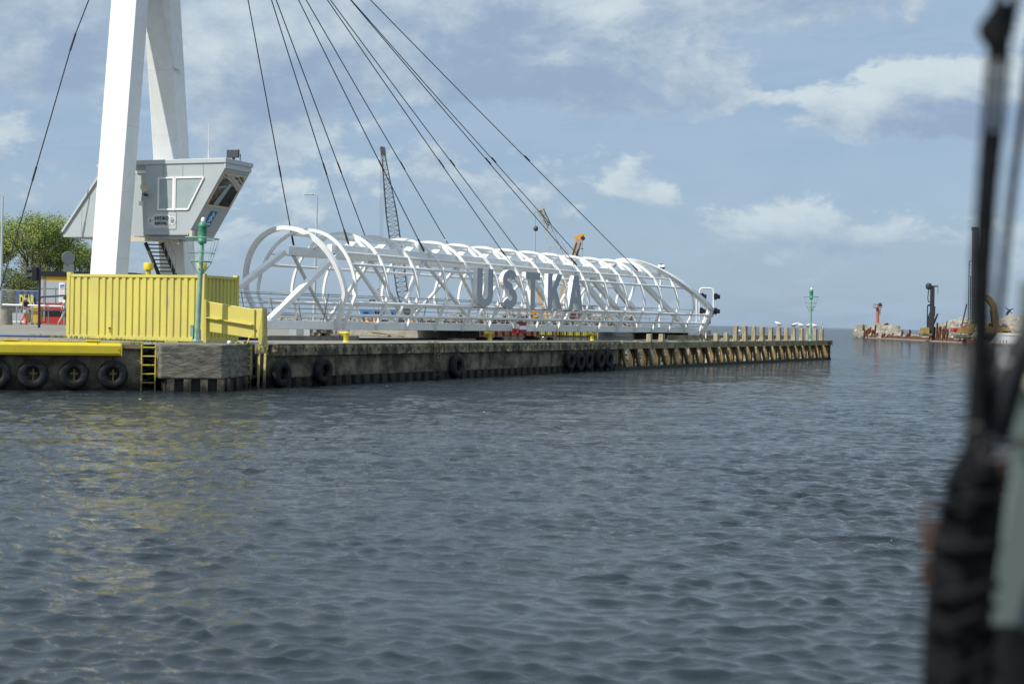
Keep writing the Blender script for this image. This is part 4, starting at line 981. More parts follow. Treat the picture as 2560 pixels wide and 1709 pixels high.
mb = MB(); rr = random.Random(5)
for i in range(1500):
    tt = rr.uniform(48, 75.6); g = rr.uniform(0, 1); mb.rock(Q(tt, -.62 - g * 2.5, -.05 + g * 1.45 + rr.uniform(0, .12)), rr.uniform(.15, .34), (1, 1, .8), rr)
single('riprap', mb, 'stone_w', 'pale granite rubble packed behind the timbers of the outer pier', 'rubble', kind='stuff')
mb = MB()
for i in range(800):
    tt = rr.uniform(32.8, 47.5); g = rr.uniform(0, 1); mb.rock(Q(tt, -.75 - g * 2.2, -.1 + g * 1.3 + rr.uniform(0, .12)), rr.uniform(.16, .36), (1, 1, .8), rr)
single('rubble', mb, 'stone_d', 'dark rubble behind the timbers of the inner pier', 'rubble', kind='stuff')  # inner stretch gets a darker stone colour than the outer one
# ladder near the pier end, iron hoop
mb = MB(); mb.tube([Q(73.7, -.15, 2.60), Q(73.55, -.15, 2.78), Q(73.75, -.15, 3.0), Q(74.0, -.15, 2.82), Q(73.85, -.15, 2.58)], .03, 6); single('mooring_ring', mb, 'rail', 'iron hoop on top of the outermost timber pile', 'iron ring', smooth=60)
ladder('quay_ladder', Q(75.1, .15), QD, QN, .45, .0, 1.5, 'ironrust', 'rusty ladder at the very end of the timber pier', .03)
bp2 = PZ(2027, 852, 1.55) + Vector((.0, .3, 0)); tp2 = P(2029.5, 720, bp2.y)
mast(bp2, (.02, 0), tp2.z - bp2.z, 'distant green harbour beacon mast at the seaward end of the pier')

# bridge end support
t = Thing('bridge_support', 'low concrete bearing block carrying the seaward end of the footbridge', 'bearing block', PZ(1655, 850, 1.55) + Vector((0, 2, 0)))
c = PZ(1655, 848, 1.55) + Vector((0, 1.2, .24)); mb = MB(); mb.box(c, (2.6 + 1.2, 1.4, .54)); t.part('block', mb, 'conc'); 
mb = MB(); mb.box(c + Vector((.2, .2, .33)), (3.0, .8, .10)); t.part('bearing', mb, 'dark')
mb = MB(); mb.box(c + Vector((-1.95, .1, .26)), (.5, .5, .22)); t.part('plate', mb, 'rail')

# gull
def gull(pos, rz, label, first=None):
    if first: return dup(first, pos, rz, label)
    t = Thing('seagull', label, 'seagull', pos, rz, 'seagulls resting on the pier')
    mb = MB(); frs = []
    for x, z, w, h in ((-.17, .14, .02, .015), (-.11, .15, .06, .05), (-.03, .155, .085, .085), (.05, .17, .085, .095), (.11, .205, .06, .07), (.145, .235, .036, .038), (.165, .265, .042, .040), (.19, .268, .036, .034), (.21, .262, .012, .012)):
        frs.append([Vector((x, w * cos(a), z + h * sin(a))) for a in [2 * pi * j / 12 for j in range(12)]])
    mb.sweep(frs); t.part('body', mb, 'gull', local=True, smooth=70)
    for s_ in (-1, 1):
        mb = MB(); mb.sweep([[Vector((x, s_ * y + .012 * cos(a), z + w * sin(a))) for a in [2 * pi * j / 8 for j in range(8)]] for x, y, z, w in ((.09, .07, .17, .03), (.0, .082, .16, .055), (-.12, .06, .155, .04), (-.26, .02, .15, .01))]); t.part('wing', mb, 'gullg', local=True, smooth=70)
        mb = MB(); mb.tube([(.01, s_ * .03, .09), (.01, s_ * .03, .0), (.04, s_ * .03, .0)], .006, 5); t.part('leg', mb, 'beak', local=True)
    mb = MB(); mb.tube([(.205, 0, .262), (.235, 0, .258), (.255, 0, .250)], [.011, .009, .003], 6); t.part('beak', mb, 'beak', local=True)
    t.o.scale = (1.45,) * 3
    return t.o
gl = gull(Q(pil[15][0], -.15, pil[15][1]), 2.8, 'leftmost seagull, perched on a tall timber pile with raised wing')
g2 = [(17, .5, 0, 'second seagull from the left on the tall piles'), (18, 2.6, 0, 'third seagull from the left on the tall piles'), (19, .3, 0, 'seagull on the pile just left of the distant green mast'), (20, 2.9, 0, 'rightmost seagull on the tall piles, right of the distant green mast')]
for i, rz, _, la in g2: gull(Q(pil[i][0], -.15, pil[i][1] - .02), rz, la, gl)
gull(Q(pil[14][0] + .6, -2.9, 1.89), .6, 'white seagull sitting low on the beam behind the tall piles', gl)
mb = MB(); p = P(2523, 777, 180); mb.sweep([[p + Vector((x, w * cos(a), z + w * sin(a))) for a in [j * 1.05 for j in range(6)]] for x, z, w in ((-.5, .5, .02), (-.15, .15, .09), (.1, -.05, .09), (.4, -.35, .02))])
mb.prism([p + Vector((-.2, 0, .1)), p + Vector((.1, 0, 0)), p + Vector((.75, .2, .35)), p + Vector((.3, .1, .25))], (0, .03, .02)); mb.prism([p + Vector((-.2, 0, .0)), p + Vector((.1, 0, -.08)), p + Vector((-.4, -.3, -.7)), p + Vector((-.45, -.2, -.35))], (0, .03, .02))
single('flying_bird', mb, 'bird', 'dark bird flying low at the far right between the ropes', 'bird')

# signal gantry at bridge end ------------------------------------------------
Yg = 101.0
t = Thing('signal_gantry', 'white bent tube gantry with four black signal lamps at the bridge tip', 'traffic signal', P(1766, 846, Yg))
mb = MB(); mb.tube([P(1749, 800, Yg), P(1749, 728, Yg), P(1751, 722, Yg), P(1757, 720, Yg), P(1776, 720.5, Yg), P(1782, 722.5, Yg), P(1784, 728, Yg), P(1783.5, 785, Yg), P(1781, 791, Yg), P(1775, 794, Yg), P(1768, 796, Yg), P(1765, 801, Yg), P(1764.5, 846, Yg)], .055, 8); t.part('frame', mb, 'white', smooth=60)
for u, v in ((1757, 740.5), (1791, 741), (1755, 777), (1790.5, 777.5)):
    mb = MB(); c = P(u - 4, v, Yg); mb.box(c, (.16, .42, .40)); 
    h_ = t.part('signal_head', mb, 'black', bevel=.02)
    mb = MB(); mb.lathe([(.15, 0), (.155, .30), (.14, .30), (.135, 0)], c + Vector((.07, -.02, .0)), (1, -.1, -.05), 14); mb.prism([c + Vector((.06, -.2, .26)), c + Vector((.06, -.2, -.26)), c + Vector((.22, -.2, -.12)), c + Vector((.34, -.2, .0)), c + Vector((.22, -.2, .13))], (0, .4, 0)); t.part('hood', mb, 'black', parent=h_)
mb = MB(); mb.box(P(1772, 803, Yg), (.25, .3, .38)); t.part('control_box', mb, 'rail', bevel=.02)
mb = MB(); mb.tube([P(1741, 812, Yg - .3), P(1741, 741, Yg - .3)], .045, 8); t.part('post', mb, 'white', smooth=60)
mb = MB(); mb.lathe([(.10, 0), (.105, .03), (.10, .15), (.06, .19), (0, .20)], P(1741, 739, Yg - .3), n=12); t.part('beacon_lamp', mb, 'red', smooth=60)
# camera pole
Yc = 106.0
t = Thing('camera_pole', 'slim white pole with two dome cameras behind the bridge tip', 'camera pole', P(1650, 815, Yc))
mb = MB(); mb.tube([P(1648.5, 838, Yc), P(1650, 745, Yc), P(1653, 664, Yc)], [.11, .085, .055], 10); t.part('pole', mb, 'white', smooth=50)
for s_ in (-1, 1):
    mb = MB(); c = P(1653.5 + 4.6 * s_, 668, Yc); mb.lathe([(.0, .2), (.10, .18), (.15, .06), (.155, 0), (0, 0)], c, n=14); q = t.part('camera_housing', mb, 'pvc', smooth=60)
    mb = MB(); mb.lathe([(.0, -.16), (.07, -.14), (.12, -.07), (.14, 0), (0, 0)], c, n=14); t.part('dome', mb, 'black', parent=q, smooth=60)
mb = MB(); mb.tube([P(1649, 660.5, Yc), P(1658, 660.5, Yc)], .03, 6); mb.tube([P(1657.5, 664, Yc), P(1657.5, 658, Yc)], .02, 5); t.part('bracket', mb, 'dark')
# red/grey life ring post by the gantry
mb = MB(); mb.box(P(1772.5, 831, 101.5), (.26, .2, .30)); single('junction_case', mb, 'crane_p', 'small beige case beside the bridge landing foot', 'case', bevel=.02)

# ------------------------------------------------------------------ things left of the container
def lamp(u, vb, vt, Y, ub, label, armdir=-1, arm=.9, zb_=None):
    base = P(ub, vb, Y); base.z = gz(base.x, Y) if zb_ is None else zb_; top = P(u, vt, Y)
    t = Thing('street_lamp', label, 'street lamp', base, 0, 'street lamps')
    mb = MB(); mb.tube([base, base.lerp(top, .5), top], [.10, .075, .045], 10); t.part('pole', mb, 'galv', smooth=50)
    mb = MB(); mb.tube([top, top + Vector((.06 * armdir, 0, .12)), top + Vector((arm * armdir * .5, 0, .17)), top + Vector((arm * armdir, 0, .15))], .035, 8); t.part('arm', mb, 'galv', smooth=50)
    mb = MB(); mb.box(top + Vector(((arm + .25) * armdir, 0, .17)), (.55, .22, .08)); t.part('lamp_head', mb, 'galv', bevel=.03)
lamp(7, 810, 491, 75, 0, 'tall grey street lamp at the left edge beside the trees', -1, .5)
lamp(793, 836, 493, 85, 783.5, 'tall grey street lamp behind the first arches of the footbridge', -1, .25)

def tree(pos, h, rad, label, seed, leafm, dens=1., name='broadleaf_tree'):
    rr = random.Random(seed); t = Thing(name, label, 'tree', pos, 0, 'trees behind the kiosk')
    br = MB(); tips = []
    def grow(p, d, l, r, lev):
        q = p + d * l * .5 + Vector((rr.uniform(-.06, .06), rr.uniform(-.06, .06), 0)) * l; e = q + (d + Vector((rr.uniform(-.2, .2), rr.uniform(-.2, .2), .08))).normalized() * l * .5
        br.tube([p, q, e], [r, r * .82, r * .62], 6 if lev < 2 else 4, cap=False)
        if lev >= 2: tips.append((q, .6)); tips.append((e, 1 if lev > 2 else .6)); 
        if lev >= 5: return
        for k in range(3 if lev < 4 else 2):
            a = rr.uniform(0, 6.28); sp_ = rr.uniform(.35, .75)
            nd_ = (d + Vector((cos(a) * sp_, sin(a) * sp_, rr.uniform(-.05, .30)))).normalized()
            grow(e, nd_, l * rr.uniform(.62, .82), r * .6, lev + 1)
    for k in range(4):
        a = k * 1.6 + rr.uniform(0, .6); grow(Vector(pos), Vector((cos(a) * .26, sin(a) * .26, 1)).normalized(), h * .33, .15, 1)
    # scale branches into the wanted envelope
    t.part('trunk', br, 'bark', smooth=60)
    lf = MB()
    for p, w in tips:
        for k in range(int(16 * dens * w)):
            c = p + Vector((rr.gauss(0, .28), rr.gauss(0, .28), rr.gauss(0, .22))) * rad
            s_ = rr.uniform(.035, .085); a = Vector((rr.uniform(-1, 1), rr.uniform(-1, 1), rr.uniform(-1, 1))).normalized(); b = a.cross(Vector((rr.uniform(-1, 1), rr.uniform(-1, 1), rr.uniform(-1, 1)))).normalized()
            lf.add([c + a * s_ * 1.3, c + b * s_ * .6, c - a * s_ * 1.3, c - b * s_ * .6], [(0, 1, 2, 3)])
    t.part('crown', lf, leafm)
tree((-39.5, 118, 1.6), 9.6, 1.0, 'tallest airy green tree behind the kiosk, left of the white wing', 3, 'leaf', 1.9)
tree((-45.6, 120, 1.6), 8.4, 1.1, 'bushy green tree at the left edge behind the street lamp', 8, 'leaf', 2.2)
tree((-38.0, 121, 1.6), 7.2, .9, 'thin green tree behind the round road sign under the cabin wing', 14, 'leaf', 1.5)
def bush(pos, r, label, seed, leafm, cnt):
    rr = random.Random(seed); t = Thing('bush', label, 'bush', pos, 0, 'bushes behind the mesh fence')
    lf = MB(); st = MB()
    cl = [(Vector((rr.uniform(-1, 1) * r[0], rr.uniform(-1, 1) * r[1], rr.uniform(.1, 1) ** .8 * r[2])), rr.uniform(.5, 1.1)) for _ in range(70)]
    for c, s_ in cl:
        st.tube([Vector(pos) + Vector((c.x * .2, c.y * .2, 0)), Vector(pos) + c * .6 + Vector((0, 0, .2)), Vector(pos) + c], [.05, .03, .015], 4, cap=False)
        for k in range(cnt):
            d = Vector((rr.gauss(0, 1), rr.gauss(0, 1), rr.gauss(0, 1))).normalized() * rr.uniform(.5, 1) ** .5 * s_; p = Vector(pos) + c + d; q = rr.uniform(.04, .09)
            a = Vector((rr.uniform(-1, 1), rr.uniform(-1, 1), rr.uniform(-1, 1))).normalized(); b = a.cross(Vector((.3, rr.uniform(-1, 1), .5))).normalized()
            lf.add([p + a * q, p + b * q * .6, p - a * q, p - b * q * .6], [(0, 1, 2, 3)])
    t.part('stem', st, 'bark'); t.part('foliage', lf, leafm)
bush((-46.2, 112, 1.4), (4.2, 1.8, 6.2), 'wide dense bush at the left edge above the mesh fence', 31, 'leaf', 520)
bush((-40.4, 113, 1.4), (3.6, 1.6, 4.2), 'lower olive bush above the navy banner', 32, 'leaf2', 420)
bush((-36.4, 114, 1.4), (3.2, 1.4, 3.4), 'sparse olive bush behind the kiosk roof', 33, 'leaf2', 120)

# kiosk
Yk = 78.0
def kp(u, v, Y=Yk): return P(u, v, Y)
t = Thing('kiosk', 'kiosk building with black roof band, yellow stripe, grey panels and red base', 'kiosk', P(160, 808, Yk))
x0, x1, xr = kp(101, 700).x, kp(228, 700).x, kp(338, 700).x
def kb(v0, v1, m, name, xa, xb, off=0.): mb = MB(); za, zb2 = kp(120, v0).z, kp(120, v1).z; mb.box(((xa + xb) / 2, Yk + 1.5 - off / 2, (za + zb2) / 2), (xb - xa, 3 + off, za - zb2)); return t.part(name, mb, m)
kb(677.5, 690.3, 'black', 'roof_band', x0 - .1, xr, .12); kb(690.5, 702, 'kyel', 'yellow_band', x0, xr); kb(702.2, 757, 'kgrey', 'grey_panel', x0, xr)
kb(757.2, 775.3, 'blkred', 'red_panel', x0, xr); kb(775.5, 791, 'black', 'black_band', x0, xr, .01); kb(791.2, 809, 'blkred', 'red_panel', x0, xr)
for u in (111, 139): mb = MB(); mb.box((kp(u, 730).x, Yk - .012, kp(u, 745).z), (.03 if u > 120 else .12, .02, kp(u, 691).z - kp(u, 808).z if u < 120 else 1.15)); t.part('joint', mb, 'signb')
mb = MB(); mb.box((kp(128, 720).x, Yk - .010, kp(128, 721).z), (x1 - x0 - .4, .02, .02)); t.part('joint', mb, 'signb')
mb = MB(); pu0, pu1 = kp(147.5, 730).x, kp(162, 730).x; mb.box(((pu0 + pu1) / 2, Yk - .02, (kp(150, 706).z + kp(150, 755).z) / 2), (pu1 - pu0, .02, kp(150, 706).z - kp(150, 755).z)); po = t.part('poster', mb, 'pvc')
mb = MB(); mb.box(((pu0 + pu1) / 2 + .02, Yk - .034, kp(150, 714).z), (.22, .008, .12), (1, 0, .2)); t.part('poster_picture', mb, 'cblue', parent=po)
mb = MB(); mb.box(((pu0 + pu1) / 2 + .02, Yk - .034, kp(150, 720).z), (.22, .008, .05)); t.part('poster_stripe', mb, 'red', parent=po)
mb = MB()
for v in range(724, 752, 4): mb.box(((pu0 + pu1) / 2, Yk - .034, kp(150, v).z), (.22, .008, .015))
t.part('poster_text', mb, 'signb', parent=po)
# white rail across the back
Yr = 76.5
t = Thing('guard_rail', 'white pipe guard rail crossing behind the walking boy', 'rail', P(60, 790, Yr))
a, b = P(-40, 760, Yr), P(165, 766, Yr); mb = MB(); mb.tube([a, b], .05, 8); t.part('top_pipe', mb, 'pvc', smooth=60)
for k in range(6): q = a.lerp(b, k / 5 * .97 + .01); mb = MB(); mb.tube([q, Vector((q.x, q.y, gz(q.x, q.y)))], .03, 6); t.part('post', mb, 'rail', smooth=60)
Yw = 84.0
t = Thing('low_wall', 'low grey boarded barrier beside the mesh fence at left', 'barrier', P(30, 805, Yw))
mb = MB(); a, b = P(-60, 789, Yw), P(64, 791, Yw); mb.bar(a, b, .42, .05, (0, 0, 1)); t.part('board', mb, 'kgrey'); mb = MB(); mb.bar(P(-60, 803, Yw), P(80, 803.5, Yw), .08, .05, (0, 0, 1)); t.part('board', mb, 'pvc')
for u in (-30, 15, 50): mb = MB(); p = P(u, 790, Yw + .05); mb.bar(Vector((p.x, p.y, 1.8)), Vector((p.x, p.y, 2.7)), .06, .06); t.part('post', mb, 'rail')
# mesh fence with the banner
Yf = 88.0
t = Thing('mesh_fence', 'temporary steel mesh fence with curved top carrying the banner', 'fence', P(50, 800, Yf))
mb = MB(); a, b = P(-60, 724, Yf), P(100, 727.5, Yf); mb.tube([a, b], .025, 6); t.part('top_rail', mb, 'rail', smooth=60)
mb = MB(); nn_ = 60; bt_ = 1.9
for i in range(nn_): q = a.lerp(b, i / (nn_ - 1)); mb.bar(q, Vector((q.x, q.y, bt_)), .012, .012, (1, 0, 0))
for i in range(14): z = a.z - .15 * i - .1; mb.bar(Vector((a.x, a.y - .02, z)), Vector((b.x, b.y - .02, z - .0)), .012, .012, (0, 1, 0)) if z > bt_ else None
t.part('mesh', mb, 'rail')
for u in (-58, -2, 46, 98): q = a.lerp(b, (u + 60) / 160); mb = MB(); mb.tube([q, Vector((q.x, q.y, 1.8))], .03, 6); t.part('post', mb, 'rail', smooth=60)
t = Thing('banner', 'navy blue banner with large yellow letters hung on the mesh fence', 'banner', P(68, 770, Yf - .1))
mb = MB(); A_ = P(39.5, 727, Yf - .1); Bq = P(98, 728, Yf - .1); Cq = P(98, 765, Yf - .1); Dq = P(40.5, 762, Yf - .1); rr = random.Random(2)
nx = 14; vs = []
for j, (l_, r_) in enumerate(((A_, Bq), (A_.lerp(Dq, .5), Bq.lerp(Cq, .5)), (Dq, Cq))):
    for i in range(nx): p = l_.lerp(r_, i / (nx - 1)); vs.append(p + Vector((0, .05 * sin(i * 1.7 + j), .015 * sin(i * 2.2))))
mb.add(vs + [v + Vector((0, .015, 0)) for v in vs], [(j * nx + i, j * nx + i + 1, (j + 1) * nx + i + 1, (j + 1) * nx + i) for j in range(2) for i in range(nx - 1)]); t.part('cloth', mb, 'navy', smooth=60)
t.part('lettering', text_mesh('DEAR', .80, .01, P(48, 759.5, Yf - .18), (1, 0, -.0), (0, 0, 1), .035, .46 * .98), 'bantext')
mb = MB(); mb.box(P(94.5, 756, Yf - .2), (.10, .01, .04)); t.part('small_print', mb, 'bantext')
# planter
mb = MB(); p = P(13, 811, 73); p.z = gz(p.x, p.y); mb.lathe([(.37, 0), (.36, .06), (.33, .74), (.33, .78), (.27, .78), (.26, .5), (0, .5)], n=22); single('concrete_bin', mb, 'conc_l', 'round concrete litter bin at the left edge', 'bin', loc=p, local=True, smooth=40)
# dark signal post with rails
t = Thing('signal_post', 'dark navy post with a black traffic signal facing left, before the kiosk', 'traffic signal', G(P(98, 815, 68).x, 68))
p0_, p1_ = P(97.5, 815, 68), P(99.5, 661, 68); p0_.z = gz(p0_.x, 68)
mb = MB(); mb.tube([p0_, p1_], .065, 8); t.part('pole', mb, 'navy2', smooth=60)
mb = MB(); c = P(88.5, 684, 68); mb.box(c, (.26, .34, .66)); h_ = t.part('signal_head', mb, 'black', bevel=.03)
for dz in (.17, -.15): mb = MB(); mb.lathe([(.10, 0), (.105, .26), (.09, .26), (.085, 0)], c + Vector((-.13, 0, dz)), (-1, -.15, -.1), 14); t.part('visor', mb, 'navy2', parent=h_, smooth=50)
t = Thing('barrier_rail', 'dark navy tube railing running from the signal post behind the container', 'rail', G(P(130, 815, 67).x, 67))
mb = MB(); mb.tube([P(100, 746, 68), P(102, 743, 67.8), P(106, 742, 67.6), P(172, 738.5, 64)], .045, 8); t.part('top_tube', mb, 'navy2', smooth=60)
mb = MB(); mb.tube([P(100, 776, 68), P(172, 775, 64)], .03, 8); t.part('lower_tube', mb, 'navy2', smooth=60)
# bins
def bin_(u, w, m, label, Y, v0=808, v1=770, lid=None):
    p = P(u, v0, Y); p.z = gz(p.x, Y); h = P(u, v1, Y).z - p.z; t = Thing('wheeled_bin', label, 'bin', p, 0, 'bins beside the kiosk')
    mb = MB(); mb.hexa([(-w / 2 * .85, -.22, .06), (w / 2 * .85, -.22, .06), (w / 2 * .85, .22, .06), (-w / 2 * .85, .22, .06), (-w / 2, -.3, h - .1), (w / 2, -.3, h - .1), (w / 2, .3, h - .1), (-w / 2, .3, h - .1)]); t.part('bin_body', mb, m, local=True, bevel=.02)
    mb = MB(); mb.box((0, 0, h - .05), (w * 1.08, .66, .10)); t.part('lid', mb, lid or m, local=True, bevel=.03)
    mb = MB(); mb.lathe([(.09, -.03), (.09, .03), (0, .03), (0, -.03)], (w / 2 * .7, .2, .09), (1, 0, 0), 12); t.part('wheel', mb, 'black', local=True)
bin_(73, .42, 'red', 'red wheeled bin just behind the walking boy', 79.0, v1=769)
bin_(82, .50, 'gbin', 'green wheeled bin between the red bin and the yellow bin', 78.8, v1=772)
bin_(91, .42, 'kyel', 'yellow wheeled bin beside the dark signal post', 77.0, v1=767)
mb = MB(); c = P(64, 812, 74.8); c.z = gz(c.x, c.y); mb.lathe([(.13, 0), (.13, .03), (.10, .04), (.04, .28), (.02, .30), (0, .30)], n=14); single('traffic_cone', mb, 'red', 'red cone standing on the paving behind the boy legs', 'cone', loc=c, local=True, smooth=50)
# round road sign, seen from the back
t = Thing('road_sign', 'round road sign seen from the back above the left end of the container', 'road sign', G(P(175, 800, 60).x, 60))
mb = MB(); q = P(174, 690, 60); mb.tube([Vector((q.x - .05, 60, 1.7)), P(174, 692, 60), P(169, 628, 60)], .035, 8); t.part('pole', mb, 'signb', smooth=60)
mb = MB(); c = P(170.5, 645, 59.93); mb.lathe([(0, 0), (.27, 0), (.28, .02), (.27, .03), (0, .03)], c, (.55, -.83, 0), 28); t.part('disc', mb, 'signb')
mb = MB(); mb.box(P(171.5, 670, 59.93), (.42, .02, .33), (.9, .4, 0)); t.part('plate', mb, 'signb')

# people -------------------------------------------------------------------
def skin(name, pts, edges, rad, m, parent=None, cat=None, label=None, loc=None, root=0, sub=2):
    me = bpy.data.meshes.new(name); me.from_pydata([tuple(p) for p in pts], edges, []); o = bpy.data.objects.new(name, me); C.objects.link(o)
    md = o.modifiers.new('skin', 'SKIN'); md.use_smooth_shade = True; md.branch_smoothing = .4
    for i, r in enumerate(rad):
        sv = me.skin_vertices[0].data[i]; sv.radius = (r if isinstance(r, tuple) else (r, r)); sv.use_root = (i == root)
    s2 = o.modifiers.new('sub', 'SUBSURF'); s2.levels = sub; s2.render_levels = sub
    me.materials.append(MT[m])
    if parent: o.parent = parent
    return o
def person(base, h, rz, label, pose, clothes, hairlen=0):
    s = h / 1.75
    t = Thing('person', label, 'person', base, rz)
    j = {k: Vector(v) * s for k, v in pose.items()}
    names = ['pelvis', 'waist', 'chest', 'neck', 'head0', 'head1', 'head2', 'shl', 'ell', 'wrl', 'pll', 'shr', 'elr', 'wrr', 'plr', 'hil', 'knl', 'anl', 'hel', 'tol', 'hir', 'knr', 'anr', 'her', 'tor', 'nose']
    hd = j['head']
    fwd = j['face']
    j.update({'head0': hd + Vector((0, 0, -.075)) * s, 'head1': hd, 'head2': hd + Vector((0, 0, .075)) * s, 'nose': hd + fwd * .105 + Vector((0, 0, -.015)) * s})
    for sd in 'lr':
        j['pl' + sd] = j['wr' + sd] + (j['wr' + sd] - j['el' + sd]).normalized() * .07 * s
        j['he' + sd] = j['an' + sd] + Vector((0, -.0, -.05)) * s
    R_ = dict(pelvis=.13, waist=.115, chest=.135, neck=.055, head0=.07, head1=.088, head2=.075, nose=.018, shl=.062, shr=.062, ell=.042, elr=.042, wrl=.028, wrr=.028, pll=(.036, .02), plr=(.036, .02), hil=.088, hir=.088, knl=.06, knr=.06, anl=.038, anr=.038, hel=.035, her=.035, tol=.028, tor=.028)
    ed = [('pelvis', 'waist'), ('waist', 'chest'), ('chest', 'neck'), ('neck', 'head0'), ('head0', 'head1'), ('head1', 'head2'), ('head1', 'nose'), ('chest', 'shl'), ('shl', 'ell'), ('ell', 'wrl'), ('wrl', 'pll'), ('chest', 'shr'), ('shr', 'elr'), ('elr', 'wrr'), ('wrr', 'plr'), ('pelvis', 'hil'), ('hil', 'knl'), ('knl', 'anl'), ('anl', 'hel'), ('hel', 'tol'), ('pelvis', 'hir'), ('hir', 'knr'), ('knr', 'anr'), ('anr', 'her'), ('her', 'tor')]
    pts = [j[n_] for n_ in names]; rad = [R_[n_] for n_ in names]; rad = [tuple(x * s for x in r) if isinstance(r, tuple) else r * s for r in rad]
    E_ = [(names.index(a), names.index(b)) for a, b in ed]
    for sd in 'lr':   # fingers and thumb
        pw, pe = j['pl' + sd], j['wr' + sd]; d = (pw - pe).normalized(); sdv = d.cross(Vector((1, 0, 0))).normalized()
        for q, ln in enumerate((.06, .075, .07, .055)):
            pts.append(pw + sdv * ((q - 1.5) * .022 * s) + d * .02 * s); pts.append(pts[-1] + d * ln * s + Vector((0, .008 * s, 0))); rad += [.010 * s, .008 * s]; E_ += [(names.index('pl' + sd), len(pts) - 2), (len(pts) - 2, len(pts) - 1)]
        pts.append(pe.lerp(pw, .5) + Vector((.03, .03, 0)) * s); rad.append(.011 * s); pts.append(pts[-1] + d * .05 * s + Vector((.01, .01, 0)) * s); rad.append(.009 * s); E_ += [(names.index('pl' + sd), len(pts) - 2), (len(pts) - 2, len(pts) - 1)]
    skin('body', pts, E_, rad, 'skin', t.o)
    def cl(name, ns, es, k, m):
        skin(name, [x if isinstance(x, Vector) else j[x] for x in ns], es, [r * s for r in k], m, t.o)
    for c in clothes: cl(*[c[0], [x if isinstance(x, str) else j[x[0]].lerp(j[x[1]], x[2]) for x in c[1]], c[2], c[3], c[4]])
    mb = MB(); rr = random.Random(1); c = hd + Vector((-fwd.x * .02, -fwd.y * .02, .035 * s))
    frs = []
    lo_ = -.35 - hairlen
    for i in range(8):
        a = lo_ + (pi / 2 - .05 - lo_) * i / 7
        frs.append([c + Vector((cos(a) * .108 * s * cos(b_), cos(a) * .108 * s * sin(b_), sin(a) * .105 * s)) for b_ in [2 * pi * q / 14 for q in range(14)]])
    mb.sweep(frs); t.part('hair', mb, 'hair', local=True, smooth=70)
    return t
Yb = 74.0
bp_ = P(63, 812, Yb); bp_.z = gz(bp_.x, Yb) + .0
pose = dict(pelvis=(0, 0, .95), waist=(0, 0, 1.08), chest=(.02, 0, 1.30), neck=(.04, 0, 1.47), head=(.07, 0, 1.62), face=(1, 0, 0),
            shl=(.02, .17, 1.40), ell=(-.10, .22, 1.16), wrl=(.0, .24, .96), shr=(.02, -.17, 1.40), elr=(-.09, -.22, 1.16), wrr=(-.15, -.22, .93),
            hil=(0, .09, .92), knl=(.17, .10, .52), anl=(.30, .10, .10), tol=(.47, .10, .05), hir=(0, -.09, .92), knr=(-.05, -.10, .50), anr=(-.27, -.10, .12), tor=(-.12, -.10, .03))
boyc = [('shirt', [('pelvis', 'waist', .2), 'waist', 'chest', ('chest', 'neck', .5), 'shl', ('shl', 'ell', .7), 'shr', ('shr', 'elr', .7)], [(0, 1), (1, 2), (2, 3), (2, 4), (4, 5), (2, 6), (6, 7)], [.145, .14, .155, .075, .085, .07, .085, .07], 'shirt'),
        ('shorts', ['pelvis', ('pelvis', 'waist', .4), 'hil', ('hil', 'knl', .75), 'hir', ('hir', 'knr', .75)], [(0, 1), (0, 2), (2, 3), (0, 4), (4, 5)], [.15, .13, .115, .10, .115, .10], 'shorts'),
        ('shoe', [('hel', 'tol', 0), 'tol'], [(0, 1)], [.055, .045], 'shoe'), ('shoe', [('her', 'tor', 0), 'tor'], [(0, 1)], [.055, .045], 'shoe')]
person(bp_, 1.56, 0, 'boy in navy shirt and pale shorts walking right past the navy banner', pose, boyc)
Yp = 73.0
wp = P(162.5, 808, Yp); wp.z = gz(wp.x, Yp)
pose2 = dict(pose); pose2.update(knl=(.22, .10, .55), anl=(.42, .10, .12), tol=(.58, .10, .05), knr=(-.12, -.1, .5), anr=(-.38, -.1, .12), tor=(-.28, -.1, .03), head=(.0, 0, 1.58), neck=(0, 0, 1.44), chest=(-.02, 0, 1.28))
wc = [('top', [('pelvis', 'waist', .2), 'waist', 'chest', ('chest', 'neck', .5), 'shl', ('shl', 'ell', .5), 'shr', ('shr', 'elr', .5)], [(0, 1), (1, 2), (2, 3), (2, 4), (4, 5), (2, 6), (6, 7)], [.145, .13, .145, .07, .08, .065, .08, .065], 'wshirt'),
      ('trousers', ['pelvis', ('pelvis', 'waist', .4), 'hil', 'knl', ('knl', 'anl', .9), 'hir', 'knr', ('knr', 'anr', .9)], [(0, 1), (0, 2), (2, 3), (3, 4), (0, 5), (5, 6), (6, 7)], [.15, .13, .115, .085, .06, .115, .085, .06], 'gtrous')]
person(wp, 1.55, 0, 'person in white top and grey trousers striding, half hidden by the container', pose2, wc, .5)

